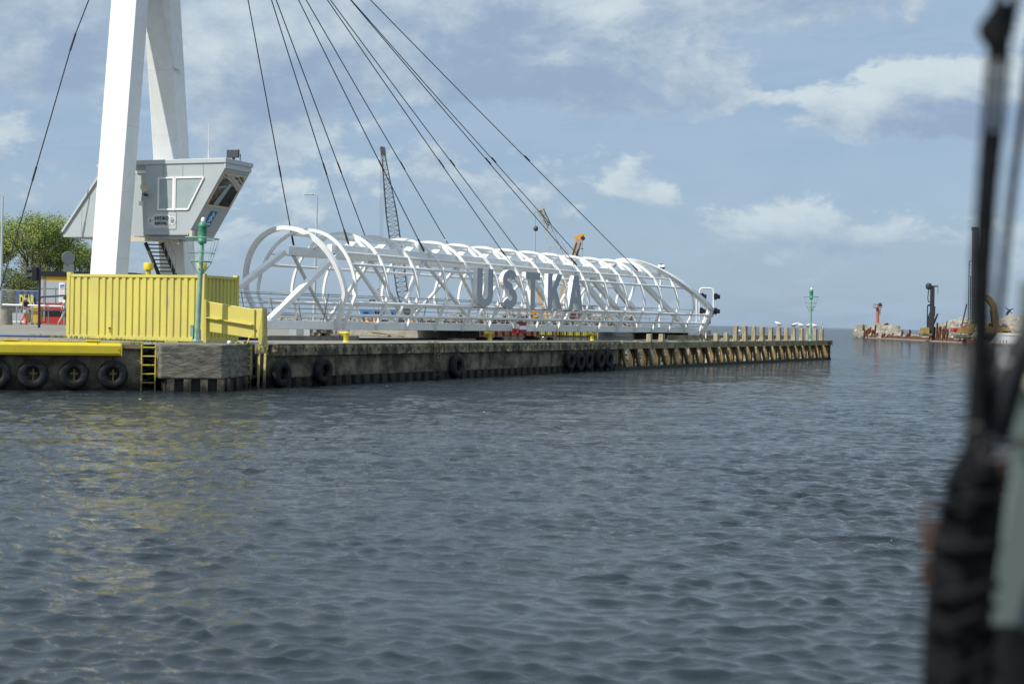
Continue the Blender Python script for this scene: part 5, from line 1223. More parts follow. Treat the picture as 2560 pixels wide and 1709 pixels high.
# ------------------------------------------------------------------ construction site across the basin
def lattice(mb, p0, p1, w0, w1, n, r, wm=None, side=None):
    p0, p1 = Vector(p0), Vector(p1); d = (p1 - p0).normalized(); a = Vector(side or (1, 0, 0)); a = (a - d * a.dot(d)).normalized(); b = d.cross(a)
    def sec(t_):
        w = (w0 + (w1 - w0) * t_) if wm is None else (w0 + (wm - w0) * min(t_ / .12, 1) if t_ < .5 else wm + (w1 - wm) * max((t_ - .60) / .40, 0))
        c = p0.lerp(p1, t_); return [c + (a * x + b * y) * w / 2 for x, y in ((-1, -1), (1, -1), (1, 1), (-1, 1))]
    S_ = [sec(i / n) for i in range(n + 1)]
    for i in range(n):
        for k in range(4):
            mb.bar(S_[i][k], S_[i + 1][k], r * 2, r * 2); mb.bar(S_[i][k], S_[i + 1][(k + 1) % 4] if i % 2 else S_[i + 1][(k + 3) % 4], r * 1.1, r * 1.1)
            mb.bar(S_[i][k], S_[i][(k + 1) % 4], r, r)
YS = 262.0
mb = MB(); pts = [P(700, 838, 262), P(1118, 838, 262), P(1490, 838, 270), P(1610, 838, 300), P(1610, 838, 330), P(700, 838, 330)]
mb.prism([Vector((p.x, p.y, -1)) for p in pts], (0, 0, 2.35)); struct('far_ground', mb, 'conc_l')
# rust brown sheet wall and yellow striped float
def stripwall(name, label, u0, u1, Y0, Y1, z1, m, w, group=None, m2=None):
    a, b = P(u0, 838, Y0), P(u1, 838, Y1); a.z = b.z = 0; d = (b - a).normalized(); L_ = (b - a).length; n = Vector((d.y, -d.x, 0)); mb = MB(); fr = []; x = 0; i = 0
    while x < L_:
        o = .35 if i % 2 == 0 else 0.
        for xx in (x, x + w): p = a + d * xx + n * (o + .1); fr.append([p + Vector((0, 0, -1)), p + Vector((0, 0, z1)), p - n * .8 + Vector((0, 0, z1)), p - n * .8 + Vector((0, 0, -1))])
        x += w * 1.2; i += 1
    mb.sweep(fr); return single(name, mb, m, label, 'sheet pile wall')
stripwall('sheet_pile_wall', 'rust brown sheet pile wall seen under the middle of the footbridge', 1050, 1345, 261.3, 262, 1.9, 'brown', .55)
t = Thing('work_pontoon', 'yellow and black edged work pontoon moored beyond the pier under the letters K and A', 'pontoon', P(1420, 840, 262))
a, b = P(1345, 838, 261), P(1490, 838, 263); a.z = b.z = .6; mb = MB(); mb.bar(a, b, 1.9, 3.0, (0, 0, 1)); t.part('hull', mb, 'yel')
mb = MB()
for i in range(26): q = a.lerp(b, i / 25); mb.box(q + Vector((0, -1.52, .1)), (.10 if i % 3 else .4, .06, 1.3))
mb.bar(a + Vector((0, -1.55, -.55)), b + Vector((0, -1.55, -.55)), .4, .1, (0, 0, 1)); t.part('fender_strip', mb, 'dark')
for u in (1340, 1390, 1484): mb = MB(); p = P(u, 838, 259.5); mb.lathe([(.28, -.5), (.28, 2.2), (0, 2.2)], Vector((p.x, p.y, 0)), n=10); t.part('mooring_pile', mb, 'brown')
rr = random.Random(9)
def rubble(name, label, u0, u1, Y, vt, cnt, m, r0, r1, zb_=1.0, dep=8, kind='stuff'):
    mb = MB()
    for i in range(cnt):
        u = rr.uniform(u0, u1); p = P(u, vt(u) if callable(vt) else vt, Y + rr.uniform(0, dep)); z = zb_ + (p.z - zb_) * rr.uniform(.1, 1)
        mb.rock((p.x, p.y, z), rr.uniform(r0, r1), (1, 1, .7), rr)
    return single(name, mb, m, label, 'rubble', kind=kind)
rubble('rubble', 'pale broken rubble heaped on the far quay behind the first letters', 1120, 1390, 264, lambda u: 789 - 5 * sin(u * .035) - 4 * sin(u * .11), 620, 'stone_w', .25, .95)
rubble('rubble', 'brownish rubble and spoil on the far quay behind the last arches', 1380, 1600, 272, lambda u: 789 - 4 * sin(u * .05), 480, 'stone_m', .2, .8)
rubble('rubble', 'grey spoil heaps on the far quay behind the first arches', 690, 1130, 266, lambda u: 797 - 4 * sin(u * .03), 520, 'stone_m', .25, .8)
rr2 = random.Random(4)
def sitebox(u, v, w, h, Y, m, name, label, cat, d=2.4, extra=None):
    c = P(u, v, Y); base = c - Vector((0, 0, h / 2)); t = Thing(name, label, cat, base)
    mb = MB(); mb.box(c, (w, d, h)); t.part('body', mb, m, bevel=.04)
    mb = MB(); mb.box(c + Vector((0, 0, h / 2 + .06)), (w * 1.04, d * 1.04, .10)); t.part('roof', mb, m)
    mb = MB(); mb.box(c + Vector((-w * .22, -d / 2 - .02, -.1 * h)), (w * .22, .05, h * .6)); t.part('door', mb, 'dark' if m != 'dark' else 'rail')
    mb = MB(); mb.box(c + Vector((w * .2, -d / 2 - .02, .12 * h)), (w * .25, .05, h * .3)); t.part('window', mb, 'dglass')
sitebox(930, 783, 4.6, 1.3, 268, 'cblue', 'site_cabin', 'wide blue site cabin behind the second and third arches', 'site cabin')
sitebox(988, 784, 2.0, 1.3, 268, 'cblue', 'site_cabin', 'small blue site cabin beside the lattice crane foot', 'site cabin')
sitebox(1334, 787, 1.4, .9, 262.5, 'orange', 'site_machine', 'orange compressor cabinet on the far quay under the letter T', 'machine')
sitebox(1534, 799, 1.5, .8, 263, 'kyel', 'site_machine', 'yellow generator on the far quay behind the last arches', 'machine')
sitebox(1410, 797, 1.0, .7, 262.5, 'bluerope', 'site_machine', 'small blue tank on the far quay between the letters K and A', 'machine')
sitebox(1436, 790, 1.8, 1.4, 263, 'brown', 'site_machine', 'rust brown stack of steel on the far quay under the letter A', 'machine')
sitebox(1361, 811, 1.2, .5, 262.2, 'gbin', 'site_machine', 'green bin on the far quay left of the letter K', 'machine')
for i, (u, v, la) in enumerate(((918, 804, 'orange drum left of the blue site cabin'), (938, 800, 'orange drum before the wide blue site cabin'), (1032, 806, 'orange drum right of the dark crawler crane'))):
    mb = MB(); c = P(u, v, 262.8); mb.lathe([(.4, -.5), (.42, -.1), (.4, 0), (.42, .1), (.4, .5), (0, .5)], c, n=12); single('site_drum', mb, 'orange', la, 'drum', group='orange drums on the far quay', smooth=40)
# cranes
Yc1 = 268.0
t = Thing('crawler_crane', 'tall dark lattice boom crawler crane rising behind the second arch', 'crane', P(1012, 808, Yc1))
c = P(1015, 781, Yc1); mb = MB(); mb.box(c, (3.6, 3, 1.6)); mb.box(c + Vector((1.4, 0, .9)), (1.4, 2, .8)); t.part('cab', mb, 'crane_d', bevel=.1)
for s_ in (-1, 1): mb = MB(); mb.box(c + Vector((0, 1.4 * s_, -1.5)), (5.2, .7, .9)); t.part('crawler_track', mb, 'dark', bevel=.3)
mb = MB(); lattice(mb, P(1012, 775, Yc1), P(957, 378, Yc1), .9, .5, 34, .055, wm=2.0); t.part('boom', mb, 'crane_d')
mb = MB(); hd = P(957.5, 378, Yc1); mb.box(hd, (.9, .9, 1.3), (1, 0, .15)); mb.lathe([(.4, -.1), (.4, .1), (0, .1), (0, -.1)], hd + Vector((-.2, 0, .5)), (0, 1, 0), 12); t.part('boom_head', mb, 'crane_d')
mb = MB()
for u in (949.5, 953.5, 957): mb.bar(P(u + 2, 385, Yc1), P(u - 1, 722, Yc1), .035, .035)
mb.bar(P(962, 375, Yc1), P(1030, 762, Yc1 + 1), .05, .05); t.part('hoist_rope', mb, 'crane_d')
mb = MB(); hk = P(949, 733, Yc1)
for i, m_ in enumerate(range(5)): pass
mb.box(hk, (.8, .5, 1.6)); hb = t.part('hook_block', mb, 'crane_d')
for i in range(4): mb = MB(); mb.box(hk + Vector((0, -.27, .55 - i * .36)), (.86, .04, .14), (1, 0, .6)); t.part('hazard_stripe', mb, 'pvc', parent=hb)
mb = MB(); c = P(931, 755, Yc1); mb.box(c, (1.1, 1, 1.0)); single('counterweight', mb, 'brown', 'brown ballast block hanging above the blue site cabins', 'ballast block', bevel=.05)
Yc2 = 290.0
t = Thing('lattice_crane', 'pale grey lattice boom crane leaning left behind the letters', 'crane', P(1440, 800, Yc2))
mb = MB(); lattice(mb, P(1443, 770, Yc2), P(1352, 525, Yc2), 1.6, .9, 22, .035, wm=2.4); t.part('boom', mb, 'crane_w')
mb = MB(); lattice(mb, P(1372, 570, Yc2 - .5), P(1349, 527, Yc2 - .5), 1.0, 1.1, 5, .09); mb.box(P(1350, 522, Yc2), (2.0, 1, .7), (1, 0, .5)); mb.box(P(1343, 526, Yc2), (.8, .8, .8)); t.part('boom_head', mb, 'crane_w')
mb = MB(); lattice(mb, P(1353, 522, Yc2 + .5), P(1374, 566, Yc2 + .5), .8, .7, 6, .10); t.part('jib', mb, 'crane_d')
mb = MB(); mb.bar(P(1355, 518, Yc2), P(1466, 760, Yc2), .05, .05); mb.bar(P(1357, 525, Yc2), P(1425, 640, Yc2), .04, .04); mb.bar(P(1337, 530, Yc2), P(1339, 566, Yc2), .05, .05); mb.bar(P(1339, 575, Yc2), P(1338.5, 700, Yc2), .06, .06); t.part('hoist_rope', mb, 'crane_d')
mb = MB(); mb.lathe([(0, -.6), (.4, -.45), (.5, 0), (.35, .4), (0, .55)], P(1339.5, 571, Yc2), n=12); t.part('hook_ball', mb, 'crane_d', smooth=60)
mb = MB(); mb.box(P(1452, 778, Yc2), (5, 3, 2.4)); t.part('cab', mb, 'crane_w', bevel=.1)
mb = MB(); mb.box(P(1452, 795, Yc2), (6, 4, 1.0)); t.part('crawler_track', mb, 'dark', bevel=.2)
Yc3 = 285.0
t = Thing('telescopic_crane', 'beige crane boom with yellow head right of the pale lattice crane', 'crane', P(1425, 800, Yc3))
mb = MB(); mb.bar(P(1418, 700, Yc3), P(1448, 598, Yc3), 1.7, 1.3, (0, 1, 0)); t.part('boom', mb, 'crane_p')
mb = MB(); mb.bar(P(1414, 690, Yc3 - .9), P(1441, 606, Yc3 - .9), .14, .14); mb.bar(P(1427, 690, Yc3 - .9), P(1452, 606, Yc3 - .9), .14, .14); mb.bar(P(1432, 660, Yc3 - .9), P(1446, 622, Yc3 - .9), .12, .2); t.part('boom_rail', mb, 'dark')
mb = MB(); mb.box(P(1447, 594, Yc3), (1.7, 1.2, .9), (1, 0, .3)); mb.box(P(1456, 592, Yc3), (.9, .8, 1.0)); mb.lathe([(.5, -.3), (.5, .3), (0, .3), (0, -.3)], P(1443, 601, Yc3 - .3), (0, 1, 0), 12); t.part('boom_head', mb, 'orange', bevel=.06)
mb = MB(); mb.lathe([(.45, -.3), (.45, .3), (0, .3), (0, -.3)], P(1457, 596, Yc3 - .5), (0, 1, 0), 12); t.part('sheave', mb, 'dark')
mb = MB(); mb.bar(P(1456, 600, Yc3), P(1454.5, 700, Yc3), .05, .05); mb.box(P(1455, 622, Yc3), (.5, .2, .15)); t.part('hoist_rope', mb, 'dark')
mb = MB(); mb.bar(P(1418, 698, Yc3), P(1404, 800, Yc3), 2.2, 2.2, (0, 1, 0)); t.part('boom_base', mb, 'crane_p')
# excavator arm seen between the letters
t = Thing('small_excavator', 'orange excavator arm seen between the letters T and K', 'excavator', P(1350, 792, 263))
mb = MB(); mb.bar(P(1343, 727, 263), P(1350, 756, 263), .4, .35); mb.bar(P(1350, 754, 263), P(1366, 786, 263), .45, .4); t.part('arm', mb, 'orange')
mb = MB(); mb.lathe([(.28, -.3), (.28, .3), (0, .3), (0, -.3)], P(1346, 729, 263), (0, 1, 0), 10); t.part('joint', mb, 'dark')
mb = MB(); mb.box(P(1368, 792, 263), (2.4, 2, 1.3)); t.part('cab', mb, 'orange', bevel=.1)

# ------------------------------------------------------------------ far breakwater on the right
def bw(u, z, Y): p = P(u, 830, Y); return Vector((p.x, p.y, z))
def YB(u): return 402 + (u - 2137) / (2423 - 2137) * (289 - 402)
mb = MB(); mb.prism([bw(2142, -1, 402), bw(2160, -1, 393), bw(2430, -1, 287), bw(2600, -1, 250), bw(2680, -1, 290), bw(2440, -1, 340), bw(2210, -1, 420)], (0, 0, 1.25)); struct('breakwater_ground', mb, 'stone_m')
# outer mossy block
mb = MB(); mb.prism([bw(2138, -1, 404), bw(2166, -1, 399), bw(2172, -1, 408), bw(2144, -1, 412)], (0, 0, 2.1)); single('foundation_block', mb, 'sill', 'low mossy green block at the tip of the far breakwater', 'block', bevel=.1)
rr = random.Random(17)
def heap(name, label, prof, Yf_, dep, cnt, r0, r1, m, zb_=.2):
    mb = MB(); us = [p[0] for p in prof]
    for i in range(cnt):
        u = rr.uniform(us[0], us[-1]); k = max(j for j in range(len(us)) if us[j] <= u); k = min(k, len(us) - 2); f_ = (u - us[k]) / (us[k + 1] - us[k]); v = prof[k][1] * (1 - f_) + prof[k + 1][1] * f_
        Y = Yf_(u); g = rr.random(); top = P(u, v, Y + dep * .6).z; z = zb_ + (top - zb_) * (min(g * 1.5, 1)) * rr.uniform(.75, 1.0); p = P(u, v, Y + g * dep)
        mb.rock((p.x, p.y, z), rr.uniform(r0, r1), (1, 1, .8), rr)
    return single(name, mb, m, label, 'stone heap', kind='stuff')
heap('stone_heap', 'pale jumbled stone mound around the foot of the red beacon tower', [(2146, 819), (2158, 816), (2164, 826), (2180, 823), (2200, 822), (2232, 817), (2243, 824), (2250, 840)], lambda u: YB(u) + 3, 12, 700, .5, 1.7, 'stone_w')
mb = MB(); mb.hexa([bw(2144, .2, 401), bw(2156, .2, 399), bw(2158, .2, 404), bw(2147, .2, 406), bw(2144, 3.6, 401), bw(2156, 3.9, 399), bw(2158, 3.9, 404), bw(2147, 3.6, 406)]); single('broken_wall', mb, 'conc_l', 'upright broken concrete wall end on the breakwater tip', 'wall', bevel=.05)
mb = MB(); mb.prism([bw(2196, 2.6, 388), bw(2222, 2.6, 384), bw(2222, 4.0, 384), bw(2216, 4.3, 384), bw(2198, 4.2, 388)], (0, 5, 0)); single('broken_wall', mb, 'stone_m', 'slab of old brown masonry lying beside the red beacon tower', 'wall')
heap('stone_heap', 'low pale stones along the middle of the breakwater', [(2252, 842), (2280, 840), (2330, 845), (2350, 848)], lambda u: YB(u) + 3, 6, 240, .4, .9, 'stone_w')
heap('boulder_heap', 'large pale boulder heap behind the pile driver and red tank', [(2340, 830), (2368, 816), (2385, 811), (2400, 808), (2425, 809), (2470, 815)], lambda u: YB(u) + 9, 12, 420, .9, 2.2, 'stone_w')
heap('boulder_heap', 'grey boulder heap at the far right edge between the ropes', [(2505, 822), (2520, 806), (2545, 800), (2570, 806), (2600, 812)], lambda u: 278, 10, 200, .9, 2.0, 'stone_m')
# leaning rusty sheet piles
def pile_row(specs, labels):
    for i, (u, w, vt, lean, m) in enumerate(specs):
        Y = YB(u) - .6; a = bw(u, -.5, Y); tpp = P(u + lean, vt, Y); ww = w / F * Y; mb = MB(); n_ = 4; fr = []
        for j in range(n_ + 1):
            x = -ww / 2 + ww * j / n_; o = .25 if j % 2 else 0; jit = rr.uniform(-.35, .35)
            fr.append([a + Vector((x, o, 0)), Vector((tpp.x + x * .95, a.y + o, tpp.z + jit)), Vector((tpp.x + x * .95, a.y + o + .12, tpp.z + jit)), a + Vector((x, o + .12, 0))])
        mb.sweep(fr); single('sheet_pile', mb, m, labels[i], 'sheet pile', group='bent rusty sheet piles along the breakwater')
sp = [(2163, 9, 824, 2, 'rust2'), (2172, 10, 820, 2, 'rust2'), (2180, 7, 826, 3, 'brown'), (2186, 4, 812, 4, 'brown'), (2195, 8, 833, 1, 'brown'), (2208, 10, 834, 2, 'rust2'), (2221, 7, 836, 1, 'brown'), (2230, 5, 833, 2, 'rust2'),
      (2252, 5, 828, 5, 'brown'), (2266, 7, 836, 2, 'brown'), (2272, 6, 825, 4, 'brown'), (2295, 4, 843, 1, 'brown'),
      (2326, 8, 820, 1, 'brown'), (2334, 8, 815, 2, 'brown'), (2342, 5, 808, 2, 'brown'), (2348, 8, 816, 3, 'rust2'), (2358, 6, 820, 2, 'brown'), (2360, 3, 804, 8, 'brown'), (2368, 6, 822, 2, 'rust2')]
lb = ['widest orange bent sheet pile at the left end of the breakwater row', 'orange sheet pile next to the leftmost wide one', 'brown sheet pile left of the thin tall one near the red beacon tower', 'thin tall sheet pile left of the red beacon tower', 'short brown sheet pile right below the red beacon tower',
      'rusty sheet pile stump right of the red beacon tower', 'low brown sheet pile stump before the pale stone mound', 'orange stump at the right end of the pale stone mound', 'lone leaning sheet pile just right of the stone mound',
      'low sheet pile left of the blocky one in the breakwater gap', 'blocky leaning sheet pile in the breakwater gap', 'tiny sheet pile stump left of the pile driver', 'sheet pile at the foot of the pile driver', 'broad sheet pile right of the pile driver foot',
      'tall narrow sheet pile right of the pile driver', 'orange sheet pile between the two tall leaning ones', 'brown sheet pile below the tallest leaning one', 'tallest thin leaning sheet pile before the boulder heap', 'rightmost orange sheet pile before the red tank']
pile_row(sp, lb)
mb = MB(); mb.sweep([[bw(u, -.5, YB(u) - .9), bw(u, z_, YB(u) - .9), bw(u, z_, YB(u) - .3), bw(u, -.5, YB(u) - .3)] for u, z_ in [(2158 + i * 7, .85 + rr.uniform(-.25, .25)) for i in range(46)]])
single('waling', mb, 'brown', 'long low rust brown waling along the waterline of the breakwater', 'sheet pile wall')
# red beacon tower
Yt = 392.0
t = Thing('beacon_tower', 'faded red beacon tower standing on the far breakwater', 'beacon tower', P(2193, 822, Yt))
mb = MB(); mb.tube([P(2193, 824, Yt), P(2193.5, 800, Yt), P(2194, 766, Yt)], [.62, .48, .34], 12); t.part('column', mb, 'rpole', smooth=50)
mb = MB(); mb.lathe([(.4, 0), (1.2, .1), (1.2, .25), (.4, .25)], P(2194, 771, Yt), n=14); mb.lathe([(.4, 0), (.9, .1), (.9, .2), (.4, .2)], P(2194, 762, Yt), n=14); q = t.part('platform', mb, 'rpole')
mb = MB()
for k in range(10): a = k * .628; c = P(2194, 771, Yt); mb.bar(c + Vector((1.2 * cos(a), 1.2 * sin(a), .2)), c + Vector((1.2 * cos(a), 1.2 * sin(a), 1.2)), .06, .06)
mb.tube([P(2194, 771, Yt) + Vector((1.2 * cos(a), 1.2 * sin(a), 1.2)) for a in [i * .4 for i in range(16)]], .04, 5, closed=True); t.part('railing', mb, 'rpole', parent=q)
mb = MB(); mb.lathe([(.45, 0), (.45, .9), (0, 1.1)], P(2200, 766, Yt), n=12); t.part('lantern', mb, 'dark')
mb = MB(); mb.tube([P(2199, 773, Yt - .3), P(2198, 788, Yt - .3)], .08, 5); mb.tube([P(2201, 773, Yt - .3), P(2200, 788, Yt - .3)], .08, 5)
for k in range(6): mb.bar(P(2198.6, 774 + k * 2.4, Yt - .3), P(2200.6, 774 + k * 2.4, Yt - .3), .06, .06)
t.part('ladder', mb, 'rpole')
# pile driver
Yd = 322.0
def pd(u, v, dy=0): return P(u, v, Yd + dy)
t = Thing('pile_driver', 'slender dark pile driving rig with yellow engine box on the breakwater', 'pile driver', pd(2325, 845))
mb = MB(); mb.bar(pd(2329, 842), pd(2331, 717), .9, .8, (0, 1, 0)); t.part('mast', mb, 'dark', bevel=.05)
mb = MB(); mb.bar(pd(2325, 835), pd(2328, 790), 1.4, 1.2, (0, 1, 0)); mb.bar(pd(2331, 790), pd(2332, 765), 1.2, .9, (0, 1, 0)); mb.bar(pd(2328.5, 760), pd(2328, 737), .5, .5); t.part('drive_head', mb, 'dark', bevel=.08)
mb = MB(); mb.lathe([(0, -.8), (.55, -.6), (.75, 0), (.55, .6), (0, .8)], pd(2322, 715.5), n=12); mb.bar(pd(2322, 715.5), pd(2345, 715.5), .35, .3); t.part('crown', mb, 'dark', smooth=50)
mb = MB(); mb.tube([pd(2322, 718), pd(2319.5, 745), pd(2321, 754), pd(2325, 755.5), pd(2327.5, 751)], .11, 6); mb.tube([pd(2345, 716), pd(2344.5, 735)], .05, 5); t.part('hydraulic_hose', mb, 'dark', smooth=60)
mb = MB(); mb.bar(pd(2318, 818), pd(2319, 764), .22, .22); mb.bar(pd(2319, 764), pd(2325, 762), .4, .4); mb.bar(pd(2320, 795), pd(2327, 775), .2, .2); t.part('stay', mb, 'dark')
mb = MB(); mb.bar(pd(2333, 812), pd(2344.5, 784), .35, .35); t.part('brace', mb, 'crane_d')
mb = MB(); mb.box(pd(2312, 826), (1.5 * 1.0, 2.2, 1.35)); t.part('engine_box', mb, 'rigyel', bevel=.06)
mb = MB(); mb.box(pd(2314, 836.5), (2.4, 2.6, .6)); t.part('crawler_track', mb, 'stone_d', bevel=.15)
# tank and machines by the boulder heap
sitebox(2388, 825.5, 1.25, .8, 296, 'red', 'tank', 'small red tank box before the pale boulder heap', 'tank', 1.2)
sitebox(2409, 820, 1.0, .7, 300, 'red', 'tank', 'small red box on top of the yellow undercarriage beside the tall leader', 'tank', 1.0)
# big leader rig
Yl = 292.0
def pl_(u, v, dy=0): return P(u, v, Yl + dy)
t = Thing('leader_rig', 'very tall dark leader rig with ladder behind the foreground ropes', 'pile driver', pl_(2430, 845))
mb = MB(); mb.bar(pl_(2437, 838), pl_(2439, 572), 1.2, 1.1, (0, 1, 0)); t.part('mast', mb, 'crane_d', bevel=.06)
mb = MB(); mb.box(pl_(2438, 571), (1.2, 1.2, .5)); t.part('mast_head', mb, 'crane_d')
mb = MB(); mb.tube([pl_(2420, 830), pl_(2423, 655), pl_(2425, 652), pl_(2429, 652)], .08, 6); mb.tube([pl_(2425, 830), pl_(2427, 690)], .10, 6)
for v in range(662, 820, 9): mb.bar(pl_(2422, v), pl_(2429, v), .06, .06)
t.part('ladder', mb, 'dark')
mb = MB(); mb.bar(pl_(2405, 812), pl_(2417, 760), .25, .25); mb.bar(pl_(2402, 836), pl_(2406, 806), .16, .16); mb.bar(pl_(2405, 807), pl_(2420, 808), .2, .2); t.part('brace', mb, 'crane_d')
mb = MB(); mb.box(pl_(2414, 826), (2.6, 2.6, 1.2)); mb.box(pl_(2428, 816), (1.8, 2.0, 1.0)); t.part('body', mb, 'crane_y', bevel=.06)
mb = MB(); mb.box(pl_(2408, 841), (3.4, 2.6, .8)); t.part('crawler_track', mb, 'stone_d', bevel=.2)
# excavator behind the ropes
Yx = 280.0
def px_(u, v, dy=0): return P(u, v, Yx + dy)
t = Thing('long_excavator', 'large ochre excavator with high bent boom behind the foreground ropes', 'excavator', px_(2480, 845))
mb = MB(); mb.sweep([[px_(u, v) + Vector((-w * nx_, -.5, -w * nz_)), px_(u, v) + Vector((w * nx_, -.5, w * nz_)), px_(u, v) + Vector((w * nx_, .5, w * nz_)), px_(u, v) + Vector((-w * nx_, .5, -w * nz_))] for u, v, w, nx_, nz_ in ((2454, 736, .35, .4, .9), (2472, 748, .55, .5, .85), (2482, 762, .6, .75, .6), (2487, 785, .5, .95, .2), (2490, 825, .6, 1, 0))]); t.part('boom', mb, 'crane_y')
mb = MB(); mb.bar(px_(2456, 738), px_(2452, 815), .8, .7, (0, 1, 0)); t.part('stick', mb, 'crane_y', bevel=.05)
mb = MB(); mb.bar(px_(2476, 775), px_(2480, 808), .2, .2); mb.box(px_(2477, 812), (.7, .5, .7)); t.part('cylinder', mb, 'dark')
mb = MB(); mb.prism([px_(2488, 800), px_(2496, 797), px_(2503, 828), px_(2488, 828)], (0, 1.6, 0)); mb.box(px_(2478, 826), (3.8, 2.5, 1.2)); t.part('body', mb, 'crane_y', bevel=.05)
mb = MB(); mb.box(px_(2478, 836), (4.2, 2.6, .8)); t.part('crawler_track', mb, 'dark', bevel=.2)
mb = MB(); mb.box(px_(2512, 823), (1.6, 1.2, .8)); single('generator_box', mb, 'rigyel', 'yellow box between the excavator and the grey boulder heap', 'box', bevel=.05)
t = Thing('panel_wall', 'slanting white corrugated panel wall at the waterline far right', 'wall', bw(2520, 0, 262))
mb = MB(); fr = []
for i in range(33):
    u = 2476 + i * 4.2; Y = 279 - i * .75; p, q = P(u, 858, Y), P(u + 4, 832, Y + 2); o = .14 if i % 2 else 0
    fr.append([p + Vector((0, o, 0)), q + Vector((0, o, 0)), q + Vector((0, o + .3, 0)), p + Vector((0, o + .3, 0))])
mb.sweep(fr); t.part('panel', mb, 'cabin_tr')
mb = MB(); mb.bar(P(2462, 857, 280), P(2610, 862, 255), .14, .1, (0, 0, 1)); mb.bar(P(2500, 832, 276), P(2610, 835, 256), .14, .1, (0, 0, 1)); t.part('rail', mb, 'cream')
mb = MB(); mb.prism([bw(2462, -1, 280), bw(2610, -1, 254), bw(2610, -1, 258), bw(2462, -1, 284)], (0, 0, 1.3)); t.part('base', mb, 'conc_l')
for u in (2500, 2508, 2516): mb = MB(); mb.bar(P(u, 866, 271), P(u, 850, 271), .12, .12); t.part('stake', mb, 'brown')

# ------------------------------------------------------------------ rigging of the camera's own boat, right beside the lens
YR = 1.50
def R_(u, v, dy=0.): return P(u, v, YR + dy)
px1 = YR / F
t = Thing('shroud_tackle', 'blurred dark rope tackle with block hanging at the right of the frame', 'rigging', R_(2440, 1150))
def rope(pts, r, name='rope', m='rope'):
    P_ = [R_(*p) for p in pts]; out = []
    for i in range(len(P_) - 1):
        for k in range(6): out.append(P_[i].lerp(P_[i + 1], k / 6))
    out.append(P_[-1]); mb = MB(); mb.tube(out, [r * px1 * (1 + .06 * (-1) ** i) for i in range(len(out))], 10); return t.part(name, mb, m, smooth=60)
rope([(2508, -60), (2482, 60)], 11); rope([(2548, -60), (2522, 90)], 12)
rope([(2484, 90), (2470, 260), (2456, 430), (2446, 600), (2438, 1150)], 13); rope([(2516, 80), (2500, 300), (2482, 480), (2468, 700), (2462, 1000)], 13)
rope([(2474, 330), (2449, 640), (2444, 1000), (2430, 1200)], 21)
mb = MB(); c = R_(2487, 76); mb.lathe([(.0, -.010), (20 * px1, -.010), (40 * px1, -.004), (40 * px1, .004), (20 * px1, .010), (0, .010)], c, (0, 1, 0), 20)
mb.sweep([[c + Vector((x + w * cos(a), .012 * sin(a), z)) for a in [2 * pi * j / 10 for j in range(10)]] for x, z, w in ((.008, .028, .006), (.003, .018, .012), (0, 0, .0155), (.002, -.016, .012), (.006, -.028, .006))]); t.part('block', mb, 'rope', smooth=50)
t = Thing('fore_rope', 'blurred dark rope crossing the right edge of the sky', 'rigging', R_(2490, 800, .25))
rope([(2600, -80, .2), (2566, 220, .2), (2536, 430, .2), (2512, 640, .2), (2492, 850, .2), (2470, 1010, .1)], 12)
t = Thing('dark_stanchion', 'blurred dark wrapped mast stanchion rising from the lower right corner', 'stanchion', R_(2400, 1800))
mb = MB(); mb.sweep([[R_(u0, v), R_((u0 + u1) / 2, v, -.03), R_(u1, v), R_((u0 + u1) / 2, v, .05)] for v, u0, u1 in ((760, 2432, 2472), (900, 2424, 2474), (1000, 2416, 2480), (1110, 2410, 2486), (1180, 2372, 2510), (1260, 2356, 2512), (1340, 2335, 2504), (1430, 2318, 2492), (1520, 2312, 2480), (1620, 2306, 2478), (1800, 2300, 2480))]); t.part('wrapping', mb, 'rope', smooth=60)
mb = MB(); mb.sweep([[R_(u0, v, -.01), R_((u0 + u1) / 2, v, -.05), R_(u1, v, -.01), R_((u0 + u1) / 2, v, .05)] for v, u0, u1 in ((1560, 2470, 2560), (1630, 2440, 2620), (1700, 2420, 2660), (1820, 2400, 2700))]); t.part('foot', mb, 'rope', smooth=60)
rr = random.Random(6)
for i in range(6):      # turns of lashing round the stanchion
    v = 1180 + i * 96 + rr.uniform(-25, 25); a_, b_ = 2362 - i * 9 + rr.uniform(-8, 8), 2498 - i * 4; sl_ = rr.uniform(-30, 90); ring_ = []
    for k in range(14):
        q = 2 * pi * k / 14; ring_.append(R_((a_ + b_) / 2 - (b_ - a_) / 2 * 1.04 * cos(q), v + sl_ * cos(q) * .5, -.045 * sin(q)))
    mb = MB(); mb.tube(ring_, rr.uniform(9, 15) * px1, 8, closed=True); t.part('lashing', mb, 'rope', smooth=60)
t = Thing('turnbuckle', 'blurred black turnbuckle slanting from the right edge with a bright bolt', 'turnbuckle', R_(2490, 1060))
mb = MB(); mb.tube([R_(2600, 800, .0), R_(2545, 880, 0), R_(2510, 980, 0), R_(2480, 1090, 0)], [v * px1 for v in (34, 32, 26, 18)], 12); t.part('body', mb, 'black', smooth=60)
mb = MB(); mb.tube([R_(2600, 850, .02), R_(2560, 900, .02), R_(2500, 1110, .02)], 20 * px1, 12); t.part('rod', mb, 'rope', smooth=60)
mb = MB(); mb.lathe([(0, 0), (9 * px1, .0), (9 * px1, .004), (6 * px1, .006), (0, .007)], R_(2512, 908, -.03), (.3, -1, .3), 12); t.part('bolt', mb, 'chrome', smooth=60)
mb = MB(); mb.lathe([(0, 0), (13 * px1, .0), (13 * px1, .003), (9 * px1, .005), (0, .006)], R_(2440, 1072, -.06), (0, -1, .25), 14); t.part('bolt', mb, 'iron', smooth=60)
t = Thing('shackle', 'blurred rusty shackle and pin sticking out left of the dark stanchion', 'shackle', R_(2325, 1340))
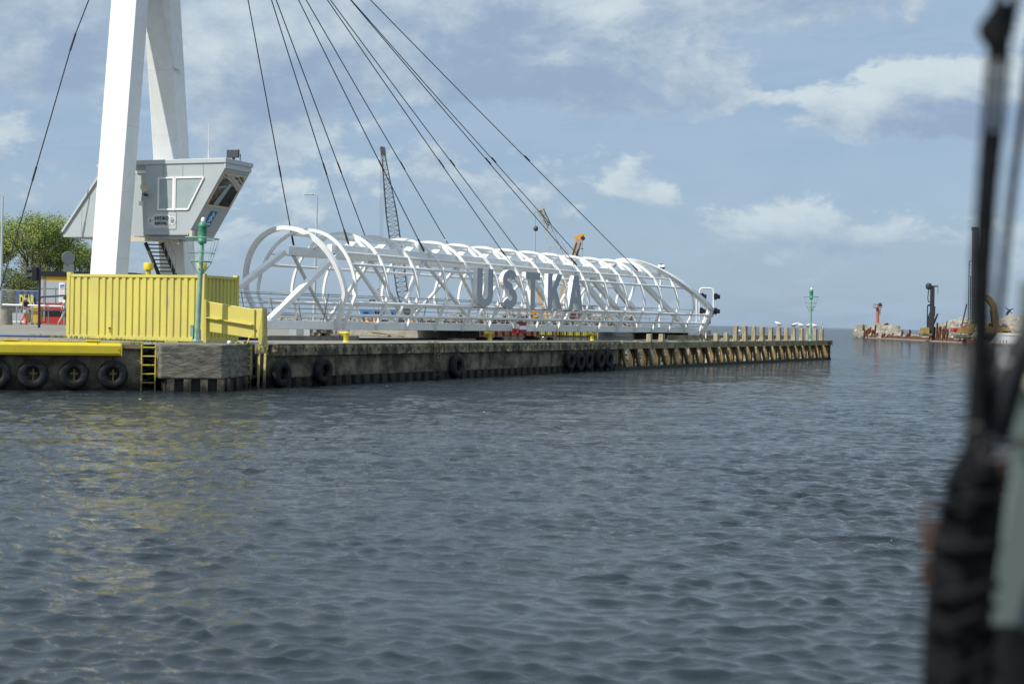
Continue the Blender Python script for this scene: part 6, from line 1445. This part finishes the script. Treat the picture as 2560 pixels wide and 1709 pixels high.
mb = MB(); mb.tube([R_(2345, 1262), R_(2320, 1256), R_(2306, 1285), R_(2304, 1330), R_(2296, 1342)], 10 * px1, 10); t.part('bow', mb, 'iron', smooth=60)
mb = MB(); mb.tube([R_(2296, 1338), R_(2318, 1336), R_(2345, 1350)], [11 * px1, 14 * px1, 16 * px1], 10); t.part('pin', mb, 'iron', smooth=60)
mb = MB(); mb.tube([R_(2340, 1300), R_(2322, 1345), R_(2318, 1380)], [13 * px1, 16 * px1, 14 * px1], 10); t.part('lug', mb, 'ironrust', smooth=60)
mb = MB(); mb.tube([R_(2316, 1395), R_(2316, 1440), R_(2324, 1460)], [14 * px1, 18 * px1, 12 * px1], 10); t.part('plate', mb, 'ironrust', smooth=60)
t = Thing('rope_lashing', 'blurred brownish lashing between the stanchion and the grey green panel', 'lashing', R_(2510, 1140))
for i, pts in enumerate([[(2452, 1120, -.04), (2470, 1105, -.05), (2520, 1112, -.04), (2560, 1098, -.03)], [(2455, 1145, -.04), (2500, 1148, -.05), (2520, 1145, -.05)], [(2458, 1160, -.04), (2480, 1090, -.05)]]): rope(pts, 9, 'strand', 'iron')
mb = MB(); mb.tube([R_(2512, 1130, -.02), R_(2510, 1200, -.02), R_(2500, 1270, -.02)], [14 * px1, 13 * px1, 8 * px1], 10); t.part('tail', mb, 'ironrust', smooth=60)
t = Thing('deckhouse_panel', 'grey green painted boat panel with rounded lower corner at the right edge', 'boat panel', R_(2560, 1600, .12))
poly = [(2552, 830), (2543, 1000), (2538, 1180), (2517, 1300), (2496, 1400), (2480, 1500), (2476, 1560), (2492, 1600), (2525, 1622), (2570, 1634), (2760, 1650), (2760, 700), (2560, 700)]
mb = MB(); mb.prism([R_(u, v, .12) for u, v in poly], (0.006, .03, 0)); t.part('panel', mb, 'hullg', bevel=.002)
mb = MB(); mb.bar(R_(2541, 1112, .11), R_(2700, 1112, .11), .004, .006, (0, 1, 0)); t.part('seam', mb, 'iron')
mb = MB(); mb.prism([R_(2552, 935, .10), R_(2700, 935, .10), R_(2700, 975, .10), R_(2550, 975, .10)], (0, .01, 0)); t.part('trim', mb, 'cream')
